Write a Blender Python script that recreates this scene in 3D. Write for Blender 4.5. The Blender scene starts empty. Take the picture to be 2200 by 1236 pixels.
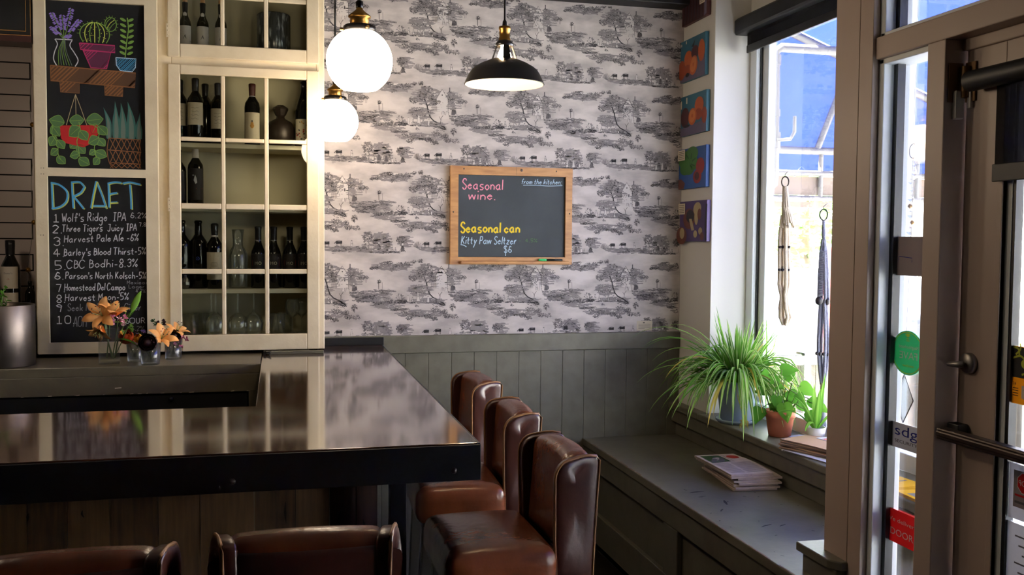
import bpy, math, random
from mathutils import Vector, Matrix
S = bpy.context.scene
COL = S.collection
PI = math.pi

# ------------------------------------------------------------------ camera
cd = bpy.data.cameras.new('camera'); cd.sensor_width = 36.0; cd.lens = 36.0*2050/2200
cd.clip_start = 0.02; cd.clip_end = 200
cam = bpy.data.objects.new('camera', cd); COL.objects.link(cam); S.camera = cam
def _cam_matrix(loc, yaw, pitch, roll):
    yaw, pitch, roll = map(math.radians, (yaw, pitch, roll))
    f = Vector((math.sin(yaw)*math.cos(pitch), math.cos(yaw)*math.cos(pitch), -math.sin(pitch)))
    r = Vector((math.cos(yaw), -math.sin(yaw), 0)); u = r.cross(f)
    r2 = math.cos(roll)*r + math.sin(roll)*u; u2 = -math.sin(roll)*r + math.cos(roll)*u
    m = Matrix((r2, u2, -f)).transposed().to_4x4(); m.translation = loc
    return m
cam.matrix_world = _cam_matrix(Vector((0, 0, 1.59)), 13.83, 2.78, 0.47)

# ------------------------------------------------------------------ sky, exposure, window portals
w = bpy.data.worlds.new('overcast_sky'); S.world = w; w.use_nodes = True
bg = w.node_tree.nodes['Background']; bg.inputs[0].default_value = (0.93, 0.97, 1.0, 1); bg.inputs[1].default_value = 25.0
S.view_settings.view_transform = 'Standard'; S.view_settings.look = 'None'
S.view_settings.exposure = 0.0; S.view_settings.gamma = 1.0; S.view_settings.use_curve_mapping = False
S.cycles.max_bounces = 8; S.cycles.diffuse_bounces = 5; S.cycles.glossy_bounces = 4
S.cycles.transmission_bounces = 6; S.cycles.transparent_max_bounces = 16
S.cycles.caustics_reflective = False; S.cycles.caustics_refractive = False
S.cycles.use_denoising = True; S.cycles.sample_clamp_indirect = 6.0
sun = bpy.data.lights.new('street_sun', 'SUN'); sun.energy = 190.0; sun.angle = 0.02; sun.color = (1.0, 0.97, 0.92)
so = bpy.data.objects.new('street_sun', sun); COL.objects.link(so); so.location = (-6, -4, 12)
so.rotation_euler = Vector((0.62, -0.25, -0.72)).to_track_quat('-Z', 'Y').to_euler()   # from behind the building, onto the street
def portal(name, loc, sy, sz):
    l = bpy.data.lights.new(name, 'AREA'); l.shape = 'RECTANGLE'; l.size = sz; l.size_y = sy
    l.cycles.is_portal = True
    o = bpy.data.objects.new(name, l); COL.objects.link(o); o.location = loc
    o.rotation_euler = (0, PI/2, 0)          # local -z points to -x, into the room
portal('portal_window', (2.40, 2.28, 1.45), 4.2, 2.4)

# ------------------------------------------------------------------ materials
def lin(c):
    return tuple(((x/255)/12.92 if x/255 <= 0.04045 else ((x/255+0.055)/1.055)**2.4) for x in c)
def mat(name, c, rough=0.5, metal=0.0, noise=None, bump=0.0, bscale=40, spec=0.5, coat=0.0, emit=None, es=0, sheen=0, srgb=True, stretch=(1, 1, 1), alpha=None):
    m = bpy.data.materials.new(name); m.use_nodes = True
    nt = m.node_tree; b = nt.nodes['Principled BSDF']
    col = lin(c) if srgb else c
    b.inputs['Base Color'].default_value = (*col, 1); b.inputs['Roughness'].default_value = rough
    b.inputs['Metallic'].default_value = metal; b.inputs['Specular IOR Level'].default_value = spec
    b.inputs['Coat Weight'].default_value = coat; b.inputs['Coat Roughness'].default_value = 0.08
    if emit: b.inputs['Emission Color'].default_value = (*emit, 1); b.inputs['Emission Strength'].default_value = es
    if noise or bump:
        tc = nt.nodes.new('ShaderNodeTexCoord'); mp = nt.nodes.new('ShaderNodeMapping'); mp.inputs['Scale'].default_value = stretch
        nt.links.new(tc.outputs['Object'], mp.inputs['Vector'])
    if noise:                                  # (second colour, scale, low, high)
        n = nt.nodes.new('ShaderNodeTexNoise'); n.inputs['Scale'].default_value = noise[1]; n.inputs['Detail'].default_value = 6
        r = nt.nodes.new('ShaderNodeValToRGB')
        r.color_ramp.elements[0].position = noise[2]; r.color_ramp.elements[1].position = noise[3]
        r.color_ramp.elements[0].color = (*col, 1); r.color_ramp.elements[1].color = (*lin(noise[0]), 1)
        nt.links.new(mp.outputs[0], n.inputs['Vector']); nt.links.new(n.outputs['Fac'], r.inputs[0]); nt.links.new(r.outputs[0], b.inputs['Base Color'])
    if bump:
        n2 = nt.nodes.new('ShaderNodeTexNoise'); n2.inputs['Scale'].default_value = bscale; n2.inputs['Detail'].default_value = 5
        bp = nt.nodes.new('ShaderNodeBump'); bp.inputs['Strength'].default_value = bump; bp.inputs['Distance'].default_value = 0.01
        nt.links.new(mp.outputs[0], n2.inputs['Vector']); nt.links.new(n2.outputs['Fac'], bp.inputs['Height']); nt.links.new(bp.outputs[0], b.inputs['Normal'])
    return m
def glass(name, tint=(1, 1, 1), gloss=0.9, base=0.02, rough=0.02, milk=0.0, refl=0.7):
    m = bpy.data.materials.new(name); m.use_nodes = True; nt = m.node_tree; N = nt.nodes; L = nt.links
    N.remove(N['Principled BSDF']); out = N['Material Output']
    t = N.new('ShaderNodeBsdfTransparent'); t.inputs[0].default_value = (*tint, 1)
    g = N.new('ShaderNodeBsdfGlossy'); g.inputs['Roughness'].default_value = rough; g.inputs[0].default_value = (gloss, gloss, gloss, 1)
    lw = N.new('ShaderNodeLayerWeight'); lw.inputs[0].default_value = 0.25
    mm = N.new('ShaderNodeMath'); mm.operation = 'MULTIPLY_ADD'; mm.inputs[1].default_value = refl; mm.inputs[2].default_value = base; mm.use_clamp = True
    mx = N.new('ShaderNodeMixShader'); L.new(lw.outputs['Fresnel'], mm.inputs[0]); L.new(mm.outputs[0], mx.inputs[0]); L.new(t.outputs[0], mx.inputs[1]); L.new(g.outputs[0], mx.inputs[2])
    last = mx
    if milk:
        d = N.new('ShaderNodeBsdfDiffuse'); d.inputs[0].default_value = (0.8, 0.85, 0.85, 1); m2 = N.new('ShaderNodeMixShader'); m2.inputs[0].default_value = milk
        L.new(mx.outputs[0], m2.inputs[1]); L.new(d.outputs[0], m2.inputs[2]); last = m2
    L.new(last.outputs[0], out.inputs[0]); return m
def cloth(name, c, translucent=0.5, hole=0.0):
    m = bpy.data.materials.new(name); m.use_nodes = True; nt = m.node_tree; N = nt.nodes; L = nt.links
    N.remove(N['Principled BSDF']); out = N['Material Output']; c = (*lin(c), 1)
    d = N.new('ShaderNodeBsdfDiffuse'); d.inputs[0].default_value = c
    t = N.new('ShaderNodeBsdfTranslucent'); t.inputs[0].default_value = c
    mx = N.new('ShaderNodeMixShader'); mx.inputs[0].default_value = translucent
    L.new(d.outputs[0], mx.inputs[1]); L.new(t.outputs[0], mx.inputs[2]); last = mx
    if hole:
        tr = N.new('ShaderNodeBsdfTransparent'); m2 = N.new('ShaderNodeMixShader'); m2.inputs[0].default_value = hole
        L.new(mx.outputs[0], m2.inputs[1]); L.new(tr.outputs[0], m2.inputs[2]); last = m2
    L.new(last.outputs[0], out.inputs[0]); return m
def emitter(name, c, s):
    m = bpy.data.materials.new(name); m.use_nodes = True; nt = m.node_tree
    nt.nodes.remove(nt.nodes['Principled BSDF']); e = nt.nodes.new('ShaderNodeEmission'); e.inputs[0].default_value = (*c, 1); e.inputs[1].default_value = s
    nt.links.new(e.outputs[0], nt.nodes['Material Output'].inputs[0]); return m

M = {}
M['paper'] = mat('toile_paper', (206, 197, 192), 0.85, noise=((166, 158, 155), 5.5, 0.40, 0.64), stretch=(1, 1, 2.2))
M['ink_l'] = mat('ink_pale', (132, 126, 126), 0.9)
M['ink_m'] = mat('ink_mid', (88, 84, 86), 0.9)
M['ink_d'] = mat('ink_dark', (40, 38, 40), 0.9)
M['ink_w'] = mat('ink_white', (204, 197, 193), 0.9)
M['tile'] = mat('glazed_tile', (224, 211, 206), 0.25)
M['grout'] = mat('dark_grout', (28, 24, 24), 0.9)
M['cream'] = mat('cream_paint', (226, 212, 182), 0.45, noise=((214, 198, 166), 9, 0.45, 0.75), bump=0.08, bscale=60)
M['cream2'] = mat('cream_paint_inside', (206, 198, 172), 0.6)
M['grey'] = mat('grey_green_paint', (98, 95, 82), 0.42, noise=((87, 84, 72), 14, 0.4, 0.7), bump=0.05, bscale=50, spec=0.35)
M['greyb'] = mat('worn_bench_paint', (104, 100, 84), 0.36, noise=((90, 87, 72), 10, 0.4, 0.7), bump=0.05, bscale=50)
M['chip'] = mat('bare_worn_wood', (112, 84, 62), 0.7)
M['scuff'] = mat('dark_scuff', (44, 42, 42), 0.7)
M['white_wall'] = mat('white_wall_paint', (212, 210, 202), 0.6, bump=0.03, bscale=20)
M['trimw'] = mat('shopfront_paint', (176, 158, 146), 0.4, bump=0.02, bscale=60)
M['frame_w'] = mat('white_window_frame', (226, 232, 234), 0.4)
M['gasket'] = mat('black_gasket', (16, 16, 18), 0.4)
M['ceil'] = mat('ceiling_paint', (96, 92, 88), 0.8)
M['dark_wall'] = mat('dim_wall_paint', (48, 44, 41), 0.8)
M['beam'] = mat('dark_beam', (30, 26, 25), 0.6)
M['floor'] = mat('dark_floorboards', (38, 28, 23), 0.4, noise=((25, 19, 16), 6, 0.35, 0.7), stretch=(1, 8, 1))
M['glass'] = glass('window_glass', base=0.005, refl=0.28)
M['sash_glass'] = glass('cabinet_glass', tint=(0.93, 0.95, 0.92), base=0.02)
M['clear'] = glass('clear_glass', tint=(0.97, 0.99, 0.98), base=0.03)
M['clear_c'] = glass('table_glass', tint=(0.96, 0.98, 0.97), base=0.05, milk=0.05)
M['vase'] = glass('vase_glass', tint=(0.97, 0.985, 0.975), base=0.07, milk=0.035)
M['greyc'] = mat('reflection_toned_paint', (104, 97, 80), 0.3, noise=((93, 86, 71), 12, 0.4, 0.7), bump=0.04, bscale=50)  # warm reflection on the counter is mixed into this grey paint
M['board'] = mat('chalkboard', (18, 18, 20), 0.75, noise=((31, 31, 35), 3.5, 0.5, 0.85), spec=0.25)
M['slate'] = mat('school_slate', (52, 57, 61), 0.7, noise=((66, 71, 76), 3.5, 0.45, 0.8), spec=0.25)
M['pine'] = mat('pine_frame', (176, 128, 76), 0.5, noise=((146, 98, 56), 9, 0.4, 0.7), stretch=(1, 1, 6))
M['bartop'] = mat('lacquered_walnut', (88, 54, 36), 0.12, noise=((54, 33, 22), 7, 0.3, 0.75), stretch=(1, 9, 1), spec=0.75, coat=1.0)
M['steel_dark'] = mat('blackened_steel', (15, 15, 18), 0.42, metal=0.0, spec=0.3)
M['black'] = mat('matt_black', (14, 14, 15), 0.5)
M['plank1'] = mat('rustic_plank', (78, 54, 32), 0.6, noise=((44, 29, 18), 5, 0.35, 0.7), stretch=(14, 14, 1.2))
M['plank2'] = mat('rustic_plank_red', (58, 32, 23), 0.6, noise=((36, 20, 15), 5, 0.35, 0.7), stretch=(14, 14, 1.2))
M['plank3'] = mat('rustic_plank_pale', (98, 72, 46), 0.6, noise=((70, 50, 31), 5, 0.35, 0.7), stretch=(14, 14, 1.2))
M['knot'] = mat('dark_knot', (22, 15, 11), 0.8)
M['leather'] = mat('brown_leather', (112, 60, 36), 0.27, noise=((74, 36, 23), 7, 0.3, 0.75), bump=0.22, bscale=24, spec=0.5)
M['leather_d'] = mat('brown_leather_shaded', (70, 37, 31), 0.30, noise=((50, 25, 21), 6, 0.3, 0.75), bump=0.2, bscale=20, spec=0.5)  # same leather, darkened in colour for shade on wings and back
M['piping'] = mat('tan_piping', (128, 88, 48), 0.4)
M['leg'] = mat('dark_stool_leg', (38, 34, 32), 0.5)
M['brass_dull'] = mat('tarnished_brass', (112, 84, 50), 0.5, metal=0.6)
M['brass'] = mat('aged_brass', (176, 132, 66), 0.32, metal=1.0)
M['lampblack'] = mat('black_enamel', (22, 20, 19), 0.3)
M['lampwhite'] = mat('white_enamel_inside', (240, 232, 215), 0.4)
M['globe'] = emitter('opal_glass_lit', (1.0, 0.79, 0.57), 27.0)
M['bulb'] = emitter('bulb_lit', (1.0, 0.72, 0.42), 150.0)
M['wine'] = mat('dark_bottle_glass', (16, 15, 14), 0.08, spec=0.6)
M['olive_glass'] = mat('olive_bottle_glass', (38, 34, 18), 0.1, spec=0.6)
M['label'] = mat('cream_label', (206, 194, 172), 0.7)
M['labelw'] = mat('white_label', (214, 208, 206), 0.7)
M['labeld'] = mat('black_label', (30, 24, 26), 0.6)
M['red'] = mat('label_red', (168, 44, 38), 0.6)
M['gold'] = mat('label_gold', (186, 134, 62), 0.5)
M['blue'] = mat('label_blue', (40, 66, 150), 0.4)
M['print'] = mat('printed_grey', (92, 88, 88), 0.8)
M['cork'] = mat('cork', (196, 150, 106), 0.8)
M['capsule'] = mat('black_capsule', (24, 22, 24), 0.35)
M['capr'] = mat('oxblood_capsule', (74, 32, 26), 0.35)
M['bronze'] = mat('dark_bronze', (48, 38, 32), 0.4, metal=0.4)
M['steel'] = mat('brushed_steel', (112, 102, 96), 0.42, metal=1.0, bump=0.05, bscale=30, stretch=(1, 1, 30))
M['smoke'] = mat('smoked_ribbed_glass', (66, 69, 70), 0.15, spec=0.7, noise=((176, 180, 182), 70, 0.52, 0.68), stretch=(1, 1, 0.2))  # pale vertical streaks are highlights painted into the glass colour
M['wood_tv'] = mat('mahogany_edge', (54, 24, 20), 0.4)
M['leaf'] = cloth('leaf_blade', (88, 136, 50), 0.45)
M['leaf_l'] = cloth('leaf_l_blade', (132, 176, 80), 0.45)
M['leaf_p'] = cloth('leaf_p_blade', (196, 208, 150), 0.45)
M['leaf_y'] = cloth('leaf_y_blade', (200, 182, 92), 0.45)
M['leaf_ph'] = cloth('leaf_deep_green', (70, 120, 42), 0.38)
M['leaf_d'] = mat('leaf_dark', (40, 72, 30), 0.5)
M['stem'] = mat('flower_stem', (78, 106, 44), 0.5)
M['soil'] = mat('soil', (38, 28, 22), 0.95)
M['pot_blue'] = mat('glazed_blue_pot', (142, 158, 182), 0.25)
M['terra'] = mat('terracotta', (178, 104, 76), 0.75, noise=((156, 86, 62), 12, 0.4, 0.7))
M['peach'] = mat('lily_peach', (232, 158, 84), 0.5, noise=((240, 184, 118), 24, 0.4, 0.7))
M['orange'] = mat('ranunculus_orange', (216, 86, 30), 0.55)
M['maroon'] = mat('ranunculus_maroon', (44, 12, 18), 0.6)
M['pink'] = mat('freesia_pink', (214, 128, 160), 0.55)
M['pinkp'] = mat('freesia_pale', (240, 200, 212), 0.55)
M['yellow'] = mat('petal_yellow', (226, 160, 50), 0.55)
M['anther'] = mat('anther_brown', (70, 34, 20), 0.7)
M['newsp'] = mat('newsprint', (186, 168, 156), 0.85, noise=((170, 152, 142), 30, 0.4, 0.7))
M['kraft'] = mat('kraft_paper', (160, 126, 96), 0.85)
M['white_paper'] = cloth('white_paper', (226, 226, 230), 0.2)
M['rope'] = mat('cotton_cord', (196, 182, 160), 0.85, bump=0.5, bscale=260)
M['rope_g'] = mat('grey_cord', (128, 130, 146), 0.85, bump=0.5, bscale=260)
M['bead'] = mat('dark_bead', (34, 28, 32), 0.4)
M['blind'] = cloth('blind_mesh_fabric', (38, 37, 38), 0.3, 0.16)
M['alu'] = mat('brushed_aluminium', (150, 146, 142), 0.4, metal=0.8)
M['bronze_bar'] = mat('bronze_push_bar', (58, 46, 40), 0.35, metal=0.5)
M['plastic_w'] = mat('white_plastic', (196, 192, 188), 0.4)
M['awn'] = cloth('blue_awning', (34, 47, 110), 0.40)
M['pipe'] = mat('white_tube', (92, 90, 86), 0.5)
M['tan'] = mat('tan_panel', (112, 98, 86), 0.7)
M['walk'] = mat('pale_concrete', (216, 214, 208), 0.8, noise=((200, 198, 194), 3, 0.4, 0.7))
M['road'] = mat('grey_road', (150, 150, 152), 0.8)
M['car'] = mat('car_silver', (34, 40, 54), 0.45, metal=0.0)
M['carglass'] = mat('car_glass', (18, 22, 30), 0.3)
M['kiosk'] = mat('kiosk_red', (120, 26, 22), 0.5)
M['plankg'] = mat('weathered_fence', (92, 84, 76), 0.8, noise=((76, 69, 62), 6, 0.4, 0.7), stretch=(10, 10, 1))
M['tree'] = cloth('street_tree_leaves', (112, 160, 80), 0.5)
M['bark'] = mat('bark', (88, 74, 60), 0.9)
M['st_green'] = cloth('sticker_green', (84, 204, 154), 0.2)
M['st_yel'] = cloth('sticker_lime', (214, 222, 90), 0.2)
M['st_grey'] = cloth('sticker_grey', (184, 182, 184), 0.2)
M['st_navy'] = cloth('sticker_navy', (44, 48, 118), 0.2)
M['st_red'] = cloth('sticker_red', (206, 52, 56), 0.2)
M['card_back'] = cloth('sign_back_grey', (150, 138, 134), 0.2)
M['poster_y'] = cloth('poster_yellow', (226, 176, 56), 0.2)
M['chalk_w'] = mat('chalk_white', (196, 196, 200), 0.95)
M['chalk_g'] = mat('chalk_grey', (120, 120, 124), 0.95)
M['chalk_b'] = mat('chalk_blue', (70, 150, 196), 0.95)
M['chalk_lb'] = mat('chalk_light_blue', (176, 200, 216), 0.95)
M['chalk_y'] = mat('chalk_lime', (190, 196, 84), 0.95)
M['chalk_yel'] = mat('chalk_yellow', (226, 196, 50), 0.95)
M['chalk_p'] = mat('chalk_pink', (226, 140, 160), 0.95)
M['chalk_mag'] = mat('chalk_magenta', (170, 40, 92), 0.95)
M['chalk_pur'] = mat('chalk_purple', (132, 108, 190), 0.95)
M['chalk_gr'] = mat('chalk_green', (110, 146, 62), 0.95)
M['chalk_gd'] = mat('chalk_leaf', (72, 104, 62), 0.95)
M['chalk_teal'] = mat('chalk_teal', (52, 98, 88), 0.95)
M['chalk_sage'] = mat('chalk_sage', (94, 108, 98), 0.95)
M['chalk_br'] = mat('chalk_brown', (122, 78, 42), 0.95)
M['chalk_brd'] = mat('chalk_brown_dim', (82, 56, 36), 0.95)
M['chalk_red'] = mat('chalk_red', (168, 28, 30), 0.95)
M['chalk_md'] = mat('chalk_plum', (84, 32, 60), 0.95)
M['chalk_str'] = mat('chalk_straw', (168, 150, 112), 0.95)
# ------------------------------------------------------------------ mesh helpers
def world_of(o):
    p = Vector((0, 0, 0))
    while o is not None: p = p + o.location; o = o.parent
    return p
class MB:
    """Collects shapes in world coordinates and links them as one mesh object."""
    def __init__(s): s.v = []; s.f = []; s.m = []; s.s = []
    def add(s, vs, fs, m=0, smooth=False):
        o = len(s.v); s.v += [tuple(v) for v in vs]
        for f in fs: s.f.append(tuple(i+o for i in f)); s.m.append(m); s.s.append(smooth)
        return s
    def box(s, x0, x1, y0, y1, z0, z1, m=0):
        vs = [(x, y, z) for x in (x0, x1) for y in (y0, y1) for z in (z0, z1)]
        return s.add(vs, [(0, 1, 3, 2), (4, 6, 7, 5), (0, 4, 5, 1), (2, 3, 7, 6), (0, 2, 6, 4), (1, 5, 7, 3)], m)
    def obox(s, c, size, R=None, m=0):
        R = R or Matrix.Identity(3); c = Vector(c); hx, hy, hz = (d/2 for d in size)
        vs = [c + R @ Vector((x, y, z)) for x in (-hx, hx) for y in (-hy, hy) for z in (-hz, hz)]
        return s.add(vs, [(0, 1, 3, 2), (4, 6, 7, 5), (0, 4, 5, 1), (2, 3, 7, 6), (0, 2, 6, 4), (1, 5, 7, 3)], m)
    def prism(s, poly, axis, a, b, m=0):
        """poly = 2D outline in the other two axes (in x,y,z order), extruded along axis from a to b"""
        def p3(q, t):
            l = [q[0], q[1]]; l.insert(axis, t); return tuple(l)
        n = len(poly); vs = [p3(q, a) for q in poly] + [p3(q, b) for q in poly]
        fs = [tuple(range(n))[::-1], tuple(range(n, 2*n))] + [(i, (i+1) % n, n+(i+1) % n, n+i) for i in range(n)]
        return s.add(vs, fs, m)
    def lathe(s, prof, c=(0, 0, 0), n=32, m=0, R=None, smooth=True, a0=0, a1=2*PI, wave=None):
        R = R or Matrix.Identity(3); c = Vector(c); full = abs(a1-a0-2*PI) < 1e-6; k = n if full else n+1; vs = []
        for j, (r, z) in enumerate(prof):
            for i in range(k):
                a = a0 + (a1-a0)*i/n; rr = r*(1 + (wave(a, z) if wave else 0))
                vs.append(c + R @ Vector((rr*math.cos(a), rr*math.sin(a), z)))
        fs = []
        for j in range(len(prof)-1):
            for i in range(n):
                i2 = (i+1) % k if full else i+1
                fs.append((j*k+i, j*k+i2, (j+1)*k+i2, (j+1)*k+i))
        return s.add(vs, fs, m, smooth)
    def tube(s, pts, r, n=8, m=0, cap=True, smooth=True):
        pts = [Vector(p) for p in pts]; rs = r if isinstance(r, (list, tuple)) else [r]*len(pts); vs = []
        up = Vector((0.13, 0.37, 1)).normalized()
        for i, p in enumerate(pts):
            t = (pts[min(i+1, len(pts)-1)] - pts[max(i-1, 0)])
            t = t.normalized() if t.length > 1e-9 else Vector((0, 0, 1))
            a = t.cross(up); a = a.normalized() if a.length > 0.05 else t.cross(Vector((1, 0, 0))).normalized(); b = t.cross(a)
            for k in range(n):
                q = 2*PI*k/n; vs.append(p + (a*math.cos(q) + b*math.sin(q))*rs[i])
        fs = [(i*n+k, i*n+(k+1) % n, (i+1)*n+(k+1) % n, (i+1)*n+k) for i in range(len(pts)-1) for k in range(n)]
        s.add(vs, fs, m, smooth)
        if cap: s.add(vs[:n], [tuple(range(n))[::-1]], m); s.add(vs[-n:], [tuple(range(n))], m)
        return s
    def ball(s, c, r, nu=16, nv=10, m=0, R=None):
        r = r if isinstance(r, (tuple, list)) else (r, r, r); R = R or Matrix.Identity(3); c = Vector(c); vs = []
        for j in range(nv+1):
            t = PI*j/nv
            for i in range(nu):
                a = 2*PI*i/nu; vs.append(c + R @ Vector((r[0]*math.sin(t)*math.cos(a), r[1]*math.sin(t)*math.sin(a), r[2]*math.cos(t))))
        return s.add(vs, [(j*nu+i, (j+1)*nu+i, (j+1)*nu+(i+1) % nu, j*nu+(i+1) % nu) for j in range(nv) for i in range(nu)], m, True)
    def grid(s, nu, nv, fn, m=0, smooth=True, mfn=None):
        vs = [fn(i/nu, j/nv) for j in range(nv+1) for i in range(nu+1)]
        if mfn is None: return s.add(vs, [(j*(nu+1)+i, j*(nu+1)+i+1, (j+1)*(nu+1)+i+1, (j+1)*(nu+1)+i) for j in range(nv) for i in range(nu)], m, smooth)
        o = len(s.v); s.v += [tuple(v) for v in vs]
        for j in range(nv):
            for i in range(nu):
                s.f.append((o+j*(nu+1)+i, o+j*(nu+1)+i+1, o+(j+1)*(nu+1)+i+1, o+(j+1)*(nu+1)+i)); s.m.append(mfn(i, j)); s.s.append(smooth)
        return s
    def cushion(s, c, size, r, crown=0.0, n=10, m=0, R=None, shear=None):
        """rounded upholstered block; crown swells the top"""
        R = R or Matrix.Identity(3); c = Vector(c); h = Vector(size)/2; inn = h - Vector((r, r, r)); T = {}
        vs = []; fs = []
        def vert(p):
            q = Vector([max(-inn[k], min(inn[k], p[k])) for k in range(3)]); d = p - q
            o = q + d.normalized()*r if d.length > 1e-9 else p
            if crown: o.z += crown*(1-(o.x/h.x)**2)*(1-(o.y/h.y)**2)*(1 if o.z > 0 else -0.2)
            if shear: o = shear(o)
            key = tuple(round(x, 5) for x in o)
            if key not in T: T[key] = len(vs); vs.append(c + R @ o)
            return T[key]
        def pos(k, t):                          # finer near the rounded edges
            e = [-h[k], -h[k]+0.15*r, -h[k]+0.5*r, -h[k]+r]; e2 = [-x for x in e[::-1]]
            mid = [(-h[k]+r) + (2*h[k]-2*r)*i/n for i in range(1, n)]
            l = e + mid + e2; return l
        for ax in range(3):
            a, b = [k for k in range(3) if k != ax]; la, lb = pos(a, 0), pos(b, 0)
            for sg in (-1, 1):
                for i in range(len(la)-1):
                    for j in range(len(lb)-1):
                        ids = []
                        for (u, v) in ((la[i], lb[j]), (la[i+1], lb[j]), (la[i+1], lb[j+1]), (la[i], lb[j+1])):
                            p = Vector((0, 0, 0)); p[ax] = sg*h[ax]; p[a] = u; p[b] = v; ids.append(vert(p))
                        if (sg > 0) == (ax == 1): ids = ids[::-1]
                        if len(set(ids)) >= 3:
                            u = []; [u.append(x) for x in ids if x not in u]; fs.append(tuple(u))
        return s.add(vs, fs, m, True)
    def build(s, name, mats, parent=None, bevel=0.0, seg=2, loc=None, merge=False):
        if not isinstance(mats, (list, tuple)): mats = [mats]
        me = bpy.data.meshes.new(name)
        if parent is not None: org = world_of(parent)
        elif loc is not None: org = Vector(loc)
        else:
            xs = [v[0] for v in s.v]; ys = [v[1] for v in s.v]; org = Vector(((min(xs)+max(xs))/2, (min(ys)+max(ys))/2, min(v[2] for v in s.v)))
        me.from_pydata([(v[0]-org.x, v[1]-org.y, v[2]-org.z) for v in s.v], [], s.f); me.update()
        for m_ in mats: me.materials.append(M[m_] if isinstance(m_, str) else m_)
        me.polygons.foreach_set('material_index', s.m); me.polygons.foreach_set('use_smooth', s.s); me.update()
        o = bpy.data.objects.new(name, me); COL.objects.link(o)
        if parent is not None: o.parent = parent
        else: o.location = org
        if bevel:
            b = o.modifiers.new('edge', 'BEVEL'); b.width = bevel; b.segments = seg; b.limit_method = 'ANGLE'; b.angle_limit = 0.6
        return o
def tag(o, label=None, cat=None, group=None, kind=None):
    if label: o['label'] = label
    if cat: o['category'] = cat
    if group: o['group'] = group
    if kind: o['kind'] = kind
    return o
def thing(name, label, cat, loc, group=None):
    o = bpy.data.objects.new(name, None); COL.objects.link(o); o.location = loc; o.empty_display_size = 0.05
    return tag(o, label, cat, group)
def structure(o): o['kind'] = 'structure'; return o
def kids(o): return [c for c in bpy.data.objects if c.parent == o]
def dup(o, loc=None, rz=0, label=None, group=None, parent=None):
    c = o.copy(); COL.objects.link(c); c.parent = parent
    if parent is None and loc is not None: c.location = loc; c.rotation_euler = (0, 0, rz)
    if label: c['label'] = label
    if group: c['group'] = group
    for k in kids(o): dup(k, parent=c)
    return c
def frame_to(d, roll=0):
    """rotation whose z axis points along d"""
    return (Vector(d).normalized().to_track_quat('Z', 'Y') @ Matrix.Rotation(roll, 3, 'Z').to_quaternion()).to_matrix()
def smooth_line(pts, k=4, corner=1.25):
    """Catmull-Rom through the points; sharp turns stay corners"""
    pts = [Vector(p) for p in pts]; n = len(pts)
    if n < 3: return pts
    closed = (pts[0]-pts[-1]).length < 1e-6; out = []
    def turn(i):
        a = pts[i]-pts[i-1]; b = pts[i+1]-pts[i]
        return a.angle(b) if a.length > 1e-9 and b.length > 1e-9 else 9
    sharp = [True]+[turn(i) > corner for i in range(1, n-1)]+[True]
    for i in range(n-1):
        p1, p2 = pts[i], pts[i+1]
        p0 = pts[i-1] if (i > 0 and not sharp[i]) else (pts[-2] if (i == 0 and closed) else p1)
        p3 = pts[i+2] if (i+2 < n and not sharp[i+1]) else (pts[1] if (i+1 == n-1 and closed) else p2)
        for j in range(k):
            t = j/k; out.append(0.5*((2*p1)+(p2-p0)*t+(2*p0-5*p1+4*p2-p3)*t*t+(3*p1-p0-3*p2+p3)*t**3))
    out.append(pts[-1]); return out

# single-stroke lettering: two digits per point (x, y); baseline y=3, x-height 6, capitals 9
GLYPH = {k: v for k, v in (r.split('=', 1) for r in '''a=56 36 15 14 33 54,56 54 63
b=19 13,15 36 55 54 33 14
c=55 36 15 14 33 54
d=55 36 15 14 33 54,59 53
e=15 55 36 15 14 33 54
f=58 49 38 33,16 56
g=55 36 15 14 33 54,56 51 30 11
h=19 13,15 36 55 53
i=16 13,18 18
j=26 21 10 00,28 28
k=19 13,56 14,25 53
l=19 13
m=16 13,15 36 45 43,45 66 75 73
n=16 13,15 36 55 53
o=36 15 14 33 54 55 36
p=16 10,15 36 55 54 33 14
r=16 13,14 36 46
s=56 26 15 54 43 13
t=28 24 33 43,06 46
u=16 14 33 54,56 53
v=16 33 56
w=06 13 36 53 66
x=16 53,56 13
y=16 33,56 33 10
z=16 56 13 53
A=03 39 63,15 55
B=13 19,19 48 47 36 16,36 56 54 33 13
C=68 49 29 07 05 23 43 64
D=13 19 39 67 65 33 13
E=59 19 13 53,16 46
F=59 19 13,16 46
H=13 19,63 69,16 66
I=19 59,39 33,13 53
J=59 54 33 14,29 69
K=19 13,59 15,26 63
L=19 13 53
M=13 19 35 69 63
N=13 19 63 69
O=39 08 04 33 64 68 39
P=13 19,19 49 58 57 46 16
R=13 19,19 49 58 57 46 16,36 63
S=58 49 29 18 17 55 54 43 23 14
T=09 69,39 33
U=19 14 33 54 59
W=09 23 37 53 69
0=39 18 14 33 54 58 39
1=28 39 33,13 53
2=18 39 58 57 13 53
3=18 39 58 57 36 56 54 33 14
4=49 15 65,49 43
5=59 19 16 46 55 54 33 13
6=58 39 15 14 33 54 55 36 15
7=19 59 33
8=36 17 29 49 57 36 14 23 43 54 36
9=57 37 18 39 58 57 43
.=13 13
:=13 13,16 16
-=15 45
'=19 17
%=69 13,28 19 08 17 28,64 53 44 55 64
$=58 49 29 18 17 55 54 43 23 14,30 39'''.split('\n'))}
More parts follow.
